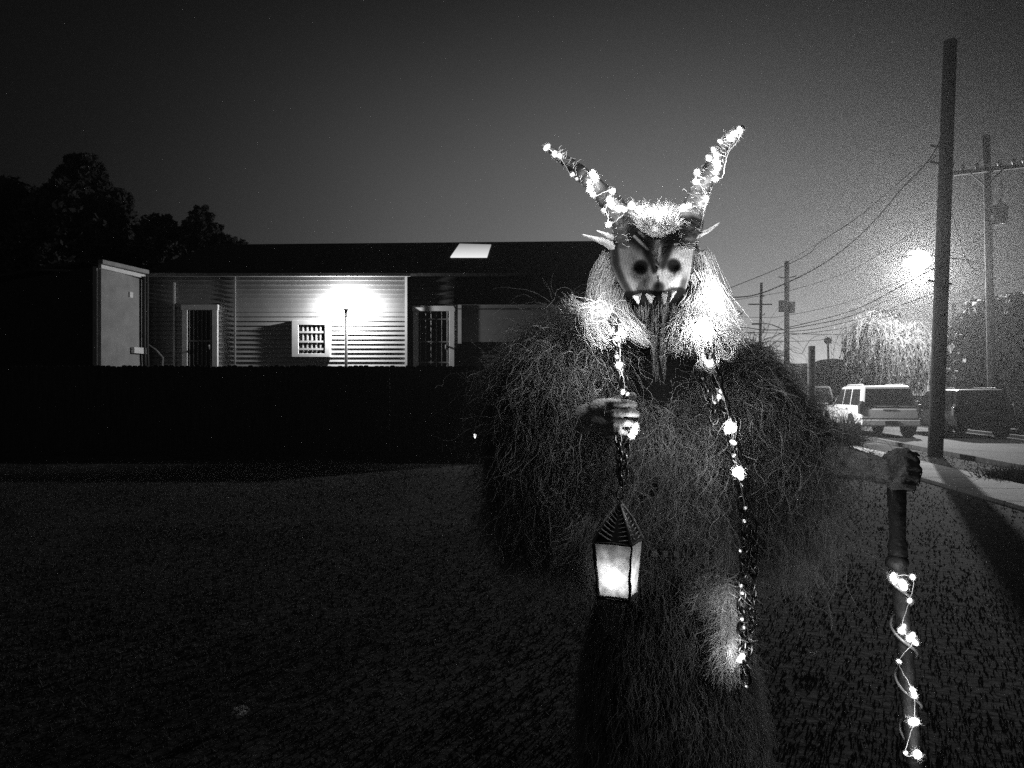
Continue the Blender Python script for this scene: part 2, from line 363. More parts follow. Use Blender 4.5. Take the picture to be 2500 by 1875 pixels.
# window with grille
x0, x1, zb, zt = W(716,0,D1).x, W(809,0,D1).x, W(0,872,D1).z, W(0,783,D1).z
mb = MB(); mb.box((x0+.2, D1-.03, zb+.1), (x1-.17, D1-.06, zt-.14)); win = mb.build('window', M['darkglass'], house)
mb = MB(); y0, y1 = D1-.16, D1-.024
mb.box((x0,y0,zb),(x0+.2,y1,zt)); mb.box((x1-.16,y0,zb),(x1,y1,zt)); mb.box((x0+.2,y0,zb),(x1-.16,y1,zb+.1)); mb.box((x0+.2,y0,zt-.14),(x1-.16,y1,zt)); mb.build('frame', M['trim'], win, bevel=.006)
mb = MB(); xa_, xb_ = x0+.2, x1-.16
for i in range(1,6): x = xa_+(xb_-xa_)*i/6; mb.box((x-.022, D1-.13, zb+.1), (x+.022, D1-.1, zt-.14))
for k in (.16,.42,.75): z = zb+.1+(zt-zb-.24)*k; mb.box((xa_, D1-.145, z-.028), (xb_, D1-.135, z+.028))
mb.build('grille', M['trim'], win)
# pale panel wall with trim in recess (px 1118..1390+, 740..835)
mb = MB(); xp0, xp1 = W(1127,0,23.1).x, W(1500,0,23.1).x; zt, zb = W(0,745,23.1).z, W(0,835,23.1).z
mb.box((xp0, 23.08, zb), (xp1, 23.16, zt)); mb.build('pale_panel', mat('panel_paint', .40, .7, var=.08), house)
mb = MB(); mb.box((xp0-.11,23.02,zb-.05),(xp0,23.16,zt+.08)); mb.box((xp0,23.02,zt),(xp1,23.16,zt+.08)); mb.build('panel_trim', M['trim'], house)
# ================================================================== LEFT OUTBUILDING (nearest corner at px 235)
c0 = W(236,0,20.6); c1 = W(352,0,22.6); c2 = W(-60,0,27)
ztop = W(0,640,20.6).z
ob = thing('outbuilding', (c0.x, c0.y, 0), 'dark outbuilding at the far left with a pale lit end wall and sloping fascia', 'building')
def vwall(a, b, z0, za, zb_, t=.12):
    a = Vector((a.x,a.y,0)); b = Vector((b.x,b.y,0)); n = Vector((-(b-a).y, (b-a).x, 0)).normalized()*t
    if n.y < 0: n = -n
    mb = MB(); mb.add([a+Vector((0,0,z0)), b+Vector((0,0,z0)), b+Vector((0,0,zb_)), a+Vector((0,0,za)), a+n+Vector((0,0,z0)), b+n+Vector((0,0,z0)), b+n+Vector((0,0,zb_)), a+n+Vector((0,0,za))],
        [(0,1,2,3),(5,4,7,6),(0,4,5,1),(1,5,6,2),(2,6,7,3),(3,7,4,0)]); return mb
za, zb_ = W(0,650,20.6).z, W(0,684,22.6).z
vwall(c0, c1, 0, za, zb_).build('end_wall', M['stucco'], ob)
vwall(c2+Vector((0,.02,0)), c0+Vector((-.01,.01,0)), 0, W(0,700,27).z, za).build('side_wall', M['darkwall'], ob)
dirn = (c1-c0); dirn.z = 0; dirn.normalize(); out = Vector((dirn.y, -dirn.x, 0))
if out.y > 0: out = -out
def strip(px0, py0a, py0b, px1, py1a, py1b, off, name, m_, t=.03):
    a = W(px0,0,20.6); b = W(px1,0,22.6); o = out*off
    P = [Vector((a.x,a.y,W(0,py0b,20.6).z))+o, Vector((b.x,b.y,W(0,py1b,22.6).z))+o, Vector((b.x,b.y,W(0,py1a,22.6).z))+o, Vector((a.x,a.y,W(0,py0a,20.6).z))+o]
    mb = MB(); mb.add(P+[p-out*t for p in P], [(0,1,2,3),(7,6,5,4),(0,4,5,1),(1,5,6,2),(2,6,7,3),(3,7,4,0)]); mb.build(name, m_, ob)
strip(238, 646, 655, 346, 671, 680, .12, 'fascia', M['trim'], .1)
strip(238, 634, 644, 352, 660, 669, .16, 'roof_edge', M['stucco'], .14)
strip(235, 662, 900, 239, 662, 900, .03, 'corner_trim', M['trim'])
mb = MB(); slab(mb, (c0.x-.1,c0.y-.12,W(0,632,20.6).z),(c1.x+.1,c1.y-.12,W(0,660,22.6).z),(c1.x-6,c1.y+5,W(0,660,27).z),(c2.x,c2.y,W(0,680,27).z),.08); mb.build('roof', M['roof'], ob)
def onw(px, py, off=.04):
    a, b = c0, c1; t = (px-236)/116.0; # approx perspective
    d = 20.6+2.0*t; p = W(px, py, d); return p+out*off
mb = MB()
for px, rr in ((343,.05),(350,.05)):
    mb.tube([onw(px,676,.12), onw(px,760,.12), onw(px,846,.12), onw(px+2,895,.12)], rr, 8)
mb.build('downpipe', M['black'], ob)
mb = MB(); mb.tube([onw(352,690,.1), onw(353,840,.1), onw(360,856,.3), onw(368,874,.4), onw(366,900,.4)], .03, 8); mb.build('conduit', M['metal'], ob)
mb = MB(); p = onw(316,720); mb.obox(p, dirn*.07, out*.03, (0,0,.08)); mb.build('vent', M['trim'], ob)
mb = MB(); p = onw(334,856,.08); mb.obox(p, dirn*.3, out*.06, (0,0,.09)); mb.build('meter_box', M['trim'], ob, bevel=.01)
# ================================================================== WALL / YARD LAMP POST
lp = W(845, 748, 22.5)
yl = thing('lamp_post', (W(833,0,22.5).x, 22.45, 0), 'dazzling yard lamp on a pale post in front of the clapboard house', 'lamp post')
mb = MB(); xq = W(833,0,22.45).x; mb.tube([(lp.x,22.5,0),(lp.x,22.5,lp.z-.1)], .045, 12); mb.build('post', mat('post_paint', .2, .8), yl, True)
mb = MB(); mb.tube([(lp.x,22.5,lp.z-.16),(lp.x,22.5,lp.z-.12),(lp.x,22.5,lp.z-.08)], [.05,.07,.09], 12); mb.build('bracket', M['metal'], yl, True)
mb = MB(); mb.ball((lp.x,22.5,lp.z-.02), .11, sc=(1.2,1,.8)); mb.build('lamp_globe', emis('yard_globe', 5), yl, True)
mb = MB(); mb.tube([(lp.x,22.5,lp.z+.08),(lp.x,22.5,lp.z+.10)], [.08,.05], 14); mb.build('lamp_cap', M['metal'], yl, True)
lamp_light('yard_light', (lp.x, 22.65, lp.z-.03), P_WALL, yl, .04)
# ================================================================== STREET LAMPS
def street_lamp(px, py, d, polepx, power, label, emm, size=1.0, aim=None):
    p = W(px, py, d); q = W(polepx, 0, d+.3); t = thing('street_lamp', (q.x, q.y, 0), label, 'street lamp', 'street lamps lit along the road')
    mb = MB(); mb.tube([(q.x,q.y,0),(q.x,q.y,p.z*.6),(q.x,q.y,p.z+.3)], [.09,.075,.055], 10); mb.build('pole', M['metal'], t, True)
    mb = MB(); mb.tube([(q.x,q.y,p.z+.1),((q.x*.6+p.x*.4),(q.y+p.y)/2,p.z+.3),(p.x+.1,p.y,p.z+.22)], .035, 8); mb.build('arm', M['metal'], t, True)
    mb = MB(); mb.ball((p.x,p.y,p.z+.12), .3*size, sc=(1.2,.6,.3)); mb.build('lamp_head', M['metal'], t, True)
    mb = MB(); mb.ball((p.x,p.y,p.z), .27*size, sc=(1.1,.8,.8)); mb.build('lamp_lens', emm, t, True)
    o = lamp_light('street_light', (p.x, p.y-.05, p.z-.2-.22*size), power, t, .12)
    if aim:
        l = bpy.data.lights.new('street_light', 'SPOT'); l.energy = power; l.shadow_soft_size = .15; l.spot_size = R(148); l.spot_blend = .5; o.data = l
        o.rotation_euler = Vector(aim).to_track_quat('-Z', 'Y').to_euler()
    return p
street_lamp(2240, 635, 33, 2303, P_STREET, 'dazzling street lamp glaring beside the tall leaning utility pole', M['lamplit'], 2.0)
street_lamp(1794, 826, 26.2, 1772, P_MID, 'lit street lamp just showing beside the white beard', M['starlit'], .8, (1,-.45,-.6))
street_lamp(1858, 857, 62, 1842, P_FAR, 'small far street lamp shining low on the horizon behind the thin pole', M['starlit'], 1.2)
# garden light spot on fence foot
gp = G(1160,1066)
tg = thing('garden_light', (gp.x, gp.y-.0, 0), 'tiny lit garden light on a stake in the dark lawn before the fence', 'garden light')
mb = MB(); mb.tube([(gp.x,gp.y,0),(gp.x,gp.y,.1)], .01, 6); mb.build('stake', M['metal'], tg)
tg.location = (W(1160,0,19).x, 19, 0); ORG[tg.name] = tg.location.copy(); tg.children[0].location = (0,0,0)
p = W(1160,1064,19); mb = MB(); mb.ball(p, .045, sc=(.8,.8,1.3)); mb.build('bulb', emis('garden_bulb', 4), tg, True)
mb = MB(); mb.tube([p+Vector((0,0,.05)), p+Vector((0,0,.08))], [.08,.02], 10); mb.build('cap', M['metal'], tg)
# ================================================================== UTILITY POLES
def pole(px_t, py_t, px_b, d, r, label, taper=.8, group='utility poles along the road'):
    b = W(px_b, 0, d); b.z = 0; t = W(px_t, py_t, d); th = thing('utility_pole', b, label, 'utility pole', group)
    n_ = 8; pts = [b.lerp(t, i/n_) for i in range(n_+1)]; mb = MB(); mb.tube(pts, [r*(1-(1-taper)*i/n_) for i in range(n_+1)], 14); mb.build('shaft', M['wood'], th, True)
    return th
p1 = pole(2320, 100, 2283, 18.5, .175, 'thick leaning wooden utility pole standing between sidewalk and parked white car', .85)
for py in (360, 400, 690): mb = MB(); q = W(2296+ (690-py)*.02, py, 18.4); mb.tube([q+Vector((-.3,0,.05)), q, q+Vector((.25,-.02,-.03))], .025, 6); mb.build('bracket', M['wood'], p1)
p2 = pole(2408, 330, 2424, 28, .15, 'wooden utility pole with a long crossarm and transformer at the right edge')
mb = MB(); a, b = W(2328,424,27.8), W(2520,402,27.8); mb.obox((a+b)/2, (b-a)/2, (0,.06,0), (0,0,.075)); mb.build('crossarm', M['wood'], p2)
mb = MB(); mb.tube([W(2370,424,27.8), W(2404,452,27.85)], .03, 6); mb.tube([W(2450,412,27.8), W(2416,445,27.85)], .03, 6); mb.build('brace', M['wood'], p2)
for px in (2350,2385,2440,2475,2500):
    q = W(px, 424-(px-2328)*.115-6, 27.8); mb = MB(); mb.tube([q, q+Vector((0,0,.12)), q+Vector((0,0,.2))], [.05,.08,.03], 8); mb.build('insulator', M['metal'], p2, True)
mb = MB(); mb.tube([W(2440,545,27.7), W(2440,505,27.7), W(2440,498,27.7)], [.26,.26,.12], 14); mb.build('transformer', M['wood'], p2, True)
mb = MB(); mb.tube([W(2440,500,27.7), W(2446,470,27.6), W(2444,440,27.7)], .025, 6); mb.tube([W(2420,548,27.9), W(2446,548,27.7)], .03, 6); mb.build('bracket', M['metal'], p2)
p3 = pole(1921, 638, 1921, 46, .17, 'dark utility pole carrying transformers above the far fence')
mb = MB()
for x_, y_ in ((1909,747),(1933,750)): mb = MB(); mb.tube([W(x_,y_+14,45.8), W(x_,y_-13,45.8)], .19, 12); mb.build('transformer', M['wood'], p3)
mb = MB(); mb.tube([W(1901,676,45.9), W(1921,680,45.9), W(1945,673,45.9)], .04, 6); mb.build('crossarm', M['wood'], p3)
p4 = pole(1859, 690, 1852, 62, .13, 'thin leaning utility pole with a flat crossarm, left of the transformer pole')
mb = MB(); mb.obox(W(1856,743,61.8), (.95,0,0), (0,.05,0), (0,0,.05)); mb.build('crossarm', M['wood'], p4); mb = MB(); mb.obox(W(1845,791,61.8), (.3,0,0), (0,.05,0), (0,0,.06)); mb.build('crossarm', M['wood'], p4)
mb = MB(); mb.tube([W(1856,770,61.8), W(1865,769,61.8), W(1867,765,61.8)], .04, 6); mb.tube([W(1857,726,61.8), W(1866,722,61.8)], .06, 6); mb.build('bracket', M['metal'], p4)
p5 = pole(2065, 826, 2065, 70, .16, 'short far utility pole with double crossarms above the fence end')
mb = MB(); mb.obox(W(2082,855,69.8), (1.1,0,.05), (0,.05,0), (0,0,.06)); mb.build('crossarm', M['wood'], p5); mb = MB(); mb.obox(W(2066,839,69.8), (.4,0,0), (0,.05,0), (0,0,.06)); mb.build('crossarm', M['wood'], p5)
p6 = pole(1844, 846, 1844, 75, .12, 'tiny distant pole left of the small far lamp')
p7 = pole(2328, 740, 2329, 45, .12, 'slim dark pole showing just right of the leaning pole')
# truss / gantry
q = W(2095,0,70); tr = thing('sign_gantry', (W(2112,0,70).x, 70, 0), 'lattice sign gantry arm beside the far pole with double crossarms', 'gantry')
mb = MB(); a, b, c, d_ = W(2070,838,70), W(2112,834,70), W(2112,850,70), W(2070,854,70)
mb.tube([a,b], .07, 6); mb.tube([d_,c], .07, 6)
for i in range(5):
    e = a.lerp(b, i/5); f = d_.lerp(c, (i+.5)/5); g = a.lerp(b, (i+1)/5); mb.tube([e,f,g], .045, 5)
mb.build('truss', M['metal'], tr); mb = MB(); bb = W(2112,0,70); mb.tube([(bb.x,70,0), b], .14, 8); mb.build('post', M['metal'], tr)
# palms
def palm(px, py, d, rp, label):
    c = W(px, py, d); t = thing('palm_tree', (c.x, c.y, 0), label, 'palm tree', 'palms on the horizon')
    mb = MB(); mb.tube([(c.x,c.y,0),(c.x+.1,c.y,c.z*.5),(c.x,c.y,c.z)], [.16,.11,.09], 8); mb.build('trunk', M['bark'], t, True)
    rg = np.random.default_rng(int(px)); n_ = 420; rr = s_(rp, d)
    dr = rg.normal(0,1,(n_,3)); dr[:,2] = dr[:,2]*.8+.1; ro = np.tile(np.array(c), (n_,1))
    V, Fq = strand_mesh(ro, dr, rg.uniform(.7,1.15,n_)*rr, 5, np.full(n_, .05), 0.0, 1, .8, .1, rg, .3); mk('crown', V, Fq, M['leaf'], t)
palm(2021, 831, 68, 9, 'small round headed palm rising alone over the far fence')
palm(2111, 809, 60, 10, 'small round headed palm beside the pale willow')
# ================================================================== WIRES
def wire(pts, ds, r, label, name='power_line', m_='wire'):
    # Catmull-Rom through pixel waypoints with interpolated depth
    n_ = len(pts); P = []
    cum = [0]
    for i in range(1, n_): cum.append(cum[-1]+math.dist(pts[i], pts[i-1]))
    pp = [W(pts[i][0], pts[i][1], 1/((1/ds[0])*(1-cum[i]/cum[-1])+(1/ds[1])*(cum[i]/cum[-1]))) for i in range(n_)]
    for i in range(n_-1):
        a, b, c, d = pp[max(i-1,0)], pp[i], pp[i+1], pp[min(i+2,n_-1)]
        for k in range(6):
            t = k/6; P.append(.5*((2*b)+(c-a)*t+(2*a-5*b+4*c-d)*t*t+(3*b-a-3*c+d)*t**3))
    P.append(pp[-1]); rad = [s_(r, q.y) for q in P]
    mb = MB(); mb.tube(P, rad, 5); o = mb.build(name, M[m_], None, True)
    return tag(o, label, 'power line', 'overhead wires')
wire([(1690,722),(1750,725),(1810,725),(1858,716),(1922,690),(2000,650),(2080,592),(2150,522),(2200,462),(2262,398),(2297,340)], (70,18.6), 1.5, 'thickest overhead cable sweeping up from behind the beard to the leaning pole')
wire([(1700,735),(1925,645),(2000,592),(2080,541),(2160,476),(2230,416),(2262,400),(2296,372)], (60,18.6), .9, 'thin wire rising above the thick cable to the leaning pole')
wire([(1923,640),(2080,540),(2240,430),(2312,330)], (46,18.6), .5, 'fine wire from the top of the transformer pole')
wire([(1927,803),(2060,777),(2184,727),(2300,690),(2412,650)], (46,28), 1.1, 'dark wire leaving the transformer pole low and passing behind the leaning pole')
wire([(1927,799),(2070,762),(2200,698),(2286,652)], (46,19), 1.0, 'wire climbing from the transformer pole toward the glaring lamp')
wire([(1927,818),(2060,801),(2200,762),(2416,690)], (46,28), .8, 'lower wire crossing over the willow to the crossarm pole')
wire([(1700,790),(1760,795),(1810,798),(1860,805),(1920,805)], (75,46), 1.2, 'wire sagging in behind the beard to the transformer pole')
wire([(1840,790),(1865,790),(1885,793),(1915,806)], (62,46), 1.2, 'short curved cable between the two nearest far poles')
wire([(1740,828),(1790,825),(1825,828),(1852,838)], (80,62), 1.0, 'short curved wire ending low on the thin pole')
wire([(1740,812),(1850,812),(2000,816),(2080,812),(2200,772),(2420,722)], (80,28), .8, 'long low wire passing just above both palms')
wire([(1853,833),(1880,825),(1915,812),(1990,803),(2110,775),(2290,712)], (62,19), .9, 'wire crossing the transformer pole near its foot')
wire([(1780,735),(1858,722),(1925,710),(2050,672),(2160,612),(2290,520)], (70,19), .6, 'faint wire just below the thickest cable')
wire([(1740,846),(1860,835),(1960,833),(2020,828)], (80,68), .6, 'faint lowest wire on the horizon ending at the lone palm')
wire([(1740,770),(1852,775),(1921,770),(2060,740),(2200,685),(2290,640)], (75,19), .55, 'faint wire midway up the transformer pole')
wire([(2424,655),(2380,640),(2340,632),(2300,632)], (28,19), .9, 'slack wire joining the crossarm pole and the leaning pole')
wire([(2420,700),(2460,690),(2510,675)], (28,24), .8, 'wire leaving the crossarm pole to the right edge')
wire([(2335,600),(2380,590),(2412,560)], (22,28), .7, 'short wire rising to the crossarm pole beside the looped cable')
# twisted service cable, its lamp glints shaped as pale lumps
pts = [(2325,520),(2333,555),(2343,585),(2347,606),(2354,624),(2361,639),(2372,653),(2383,661)]
mb = MB()
for i in range(2, len(pts)-1):
    for k in range(2):
        t = k/2; a = W(*pts[i],21).lerp(W(*pts[i+1],21), t); b = W(*pts[i],21).lerp(W(*pts[i+1],21), t+.3); mb.tube([a,a.lerp(b,.5),b], [.012,.03,.012], 6)
mb.tube([W(*p_,21.05) for p_ in pts], .012, 5)
tag(mb.build('service_cable', M['cable'], None, True), 'looped twisted cable with pale lumps shaped as lamp glints hanging right of the leaning pole', 'cable')
# ================================================================== FAR HOUSES, ROOF SHAPES
def far_house(px0, px1, pyr, pye, d, label):
    t = thing('far_house', (W((px0+px1)/2,0,d).x, d, 0), label, 'house', 'far houses')
    x0, x1 = W(px0,0,d).x, W(px1,0,d).x; zr_, ze_ = W(0,pyr,d).z, W(0,pye,d).z
    mb = MB(); mb.box((x0+.2,d,0),(x1-.2,d+6,ze_)); mb.build('wall', M['darkwall'], t)
    xm = (x0+x1)/2; mb = MB(); A_ = [(x0,d-.3,ze_),(x1,d-.3,ze_),(xm+.15,d+1.5,zr_),(xm-.15,d+1.5,zr_),(x0,d+6.3,ze_),(x1,d+6.3,ze_),(xm+.15,d+4.5,zr_),(xm-.15,d+4.5,zr_)]
    mb.add(A_, [(0,1,2,3),(1,5,6,2),(5,4,7,6),(4,0,3,7),(3,2,6,7),(1,0,4,5)]); mb.build('roof', M['roof'], t)
far_house(1862, 1890, 861, 878, 60, 'tiny distant hipped roof poking over the fence beside the far lamp')
far_house(2040, 2062, 874, 880, 80, 'low distant rooftop at the end of the far fence')
# building eave showing at the beard's right edge
q = W(1760,0,36); t = thing('gabled_shed', (W(1735,0,36).x, 36, 0), 'dark gabled roof corner showing past the right edge of the beard', 'building')
x0, x1 = W(1640,0,36).x, W(1815,0,36).x; mb = MB(); zA, zB = W(0,700,36).z, W(0,762,36).z
slab(mb, (W(1640,0,36).x,36,zA), (x1,36,zB), (x1,41,zB), (W(1640,0,36).x,41,zA), .1); mb.build('roof', M['roof'], t)
mb = MB(); P_ = [W(1650,712,36.1),W(1808,768,36.1),W(1786,795,36.1),W(1768,812,36.1),W(1650,812,36.1)]; mb.add(P_+[p+Vector((0,4,0)) for p in P_], [(4,3,2,1,0),(5,6,7,8,9)]+[(i,(i+1)%5,(i+1)%5+5,i+5) for i in range(5)]); mb.build('gable_wall', M['siding_dark'], t)
mb = MB(); mb.tube([W(1757,792,35.9), W(1806,764,35.9)], .035, 6); mb.tube([W(1775,748,35.9), W(1777,775,35.9)], .03, 6); mb.build('trim', M['trim'], t)
mb = MB(); mb.box((W(1650,0,36).x,36.2,0),(W(1768,0,36).x,40,W(0,812,36).z)); mb.build('wall', M['siding_dark'], t)
# ================================================================== TREES
def leaves(rg, cen, rad, n_, size):
    # leaf quads in ellipsoid clumps
    c = np.array(cen); k = rg.integers(0, len(c), n_)
    p = rg.normal(0, 1, (n_, 3)); p /= np.linalg.norm(p, axis=1, keepdims=True); p *= rg.uniform(.35, 1, (n_, 1))**.5
    rd = np.array(rad); rd = rd if rd.ndim == 2 else rd[:, None]*np.ones(3)
    p = c[k] + p*rd[k]
    u = rg.normal(0, 1, (n_, 3)); u /= np.linalg.norm(u, axis=1, keepdims=True); v_ = np.cross(u, rg.normal(0, 1, (n_, 3))); v_ /= np.linalg.norm(v_, axis=1, keepdims=True)
    s = (size*rg.uniform(.6, 1.4, n_))[:, None]
    V = np.stack([p-u*s, p+v_*s*.5, p+u*s, p-v_*s*.5], 1).reshape(-1, 3); return V, np.arange(4*n_).reshape(-1, 4)
def tree(px, pyt, pyb, hw, d, label, n_=9000, leaf=.09, shape='round', seed=1, m_='leaf', group='dark trees around the yard', nc=26, dens=2):
    rg = np.random.default_rng(seed); b = W(px,0,d); zt = W(0,pyt,d).z; zb = W(0,pyb,d).z; hwm = s_(hw, d)
    t = thing('tree', (b.x, d, 0), label, 'tree', group); cen = []; rad = []
    nc *= 4; n_ = int(n_*dens)
    for i in range(nc):
        f = rg.uniform(0, 1); z = zb+(zt-zb)*f
        ww = hwm*((1-f)**.8*.95+.08) if shape == 'cone' else hwm*math.sqrt(max(.05, 1-(2*f-1)**2*.9))
        a = rg.uniform(0, 6.28); r = ww*rg.uniform(.3, .85); cr = hwm*rg.uniform(.09, .2)*(1 if shape != 'cone' else (1.15-f))
        cr *= 1.25; cen.append((b.x+r*math.cos(a), d+r*math.sin(a)*.7, min(z, zt-cr*.5))); rad.append(cr)
    cen.append((b.x, d, zt-hwm*.1)); rad.append(hwm*.1)
    tr_ = MB(); tr_.tube([(b.x,d,0),(b.x+.05,d,zb+(zt-zb)*.4),(b.x,d,zt*.97)], [hwm*.07+.08, hwm*.05+.04, .02], 9)
    for c in cen[::6]: z0 = max(zb*.7, c[2]-hwm*.6); tr_.tube([(b.x,d,z0), ((b.x+c[0])/2,(d+c[1])/2,(z0+c[2])/2+.1), c], [.07,.045,.015], 5)
    tr_.build('trunk', M['bark'], t, True)
    V, Fq = leaves(rg, cen, rad, n_, leaf); mk('crown', V, Fq, M[m_], t); return t
tree(205, 380, 760, 290, 34, 'tall dark conical tree towering over the outbuilding at far left', 16000, .16, 'cone', 3, nc=60)
tree(40, 470, 800, 230, 36, 'dark rounded tree at the left edge behind the outbuilding', 12000, .16, 'round', 4, nc=40)
tree(390, 530, 800, 95, 33, 'narrow shrubby tree behind the left end of the house roof', 6000, .1, 'round', 5)
tree(492, 505, 800, 190, 33, 'pointed bushy tree rising over the left end of the house roof', 9000, .1, 'cone', 6, nc=45)
tree(560, 582, 800, 80, 33, 'low rounded tree top just above the left end of the roof ridge', 4000, .1, 'round', 16)
tree(2420, 740, 1030, 110, 31, 'dark dense tree at the right edge behind the crossarm pole', 16000, .15, 'round', 8, nc=60)
tree(2500, 725, 1030, 90, 30, 'darkest tallest tree cut off by the right edge', 14000, .15, 'round', 9, nc=60)
tree(2355, 775, 1030, 60, 31.5, 'small dark tree just right of the leaning pole', 9000, .12, 'round', 10, nc=40)
tree(2160, 760, 960, 62, 42, 'round dark tree crown rising out of the pale willow', 9000, .1, 'round', 11, nc=40)
# willow: pale curtain lit by the lamp
wd_ = 37.0; b = W(2165,0,wd_); t = thing('willow_tree', (b.x, wd_, 0), 'pale drooping willow lit by the street lamp behind the white car', 'tree')
mb = MB(); mb.tube([(b.x,wd_,0),(b.x-.1,wd_,1.6),(b.x+.1,wd_,W(0,830,wd_).z)], [.3,.22,.1], 9)
rg = np.random.default_rng(21); tops = []
for i in range(14):
    px = rg.uniform(2095, 2250); q = W(px, rg.uniform(780, 875)+abs(px-2170)*.2, wd_+rg.uniform(-1.4,1.4)); tops.append(q)
    mb.tube([(b.x,wd_,1.7), ((b.x+q.x)/2,(wd_+q.y)/2,q.z*.9), q], [.1,.06,.02], 6)
mb.build('trunk', M['bark'], t, True)
n_ = 2600; k = rg.integers(0, 14, n_); tp = np.array([tuple(q) for q in tops])[k] + rg.normal(0, 1, (n_, 3))*np.array([.35,.35,.18])
ln = np.minimum(tp[:,2]-.6, rg.uniform(1.2, 3.0, n_))
V1, F1 = strand_mesh(tp, rg.normal(0,.5,(n_,3))+np.array([0,0,.2]), ln, 9, np.full(n_, .016), .05, 1.2, 6, .25, rg, .5)
seg = V1.reshape(n_, 10, 3, 3)[:, :, 0, :]; pl = np.repeat(seg[:, 1:].reshape(-1, 3), 2, 0); pl += rg.normal(0, .04, pl.shape); m2 = len(pl)
u = rg.normal(0, .35, (m2,3)); u[:,2] -= 1; u /= np.linalg.norm(u,axis=1,keepdims=True); v_ = np.cross(u, rg.normal(0,1,(m2,3))); v_ /= np.linalg.norm(v_,axis=1,keepdims=True)
V2 = np.stack([pl-u*.08, pl+v_*.02, pl+u*.08, pl-v_*.02], 1).reshape(-1,3)
V, Fq = merge([(V1, F1), (V2, np.arange(4*m2).reshape(-1,4))]); mk('crown', V, Fq, M['willow'], t)
# spiky bush by car
def bush(px, pyg, d, hp, wp, n_, label, seed):
    rg = np.random.default_rng(seed); c = W(px,0,d); c.z = 0; t = thing('shrub', c, label, 'shrub')
    ro = np.tile(np.array(c), (n_,1)) + rg.normal(0,1,(n_,3))*np.array([s_(wp,d)*.35,s_(wp,d)*.35,0]); dr = rg.normal(0,.55,(n_,3)); dr[:,2] = 1
    V, Fq = strand_mesh(ro, dr, rg.uniform(.6,1.15,n_)*s_(hp,d), 6, np.full(n_, .014), 0.0, 1, .5, .15, rg, .15); mk('blades', V, Fq, M['leaf'], t)
bush(2045, 1060, 22.5, 85, 60, 900, 'spiky dark shrub beside the front of the white car', 31)
bush(2475, 1130, 13.5, 40, 80, 500, 'low dark weeds on the verge at the right edge', 32)
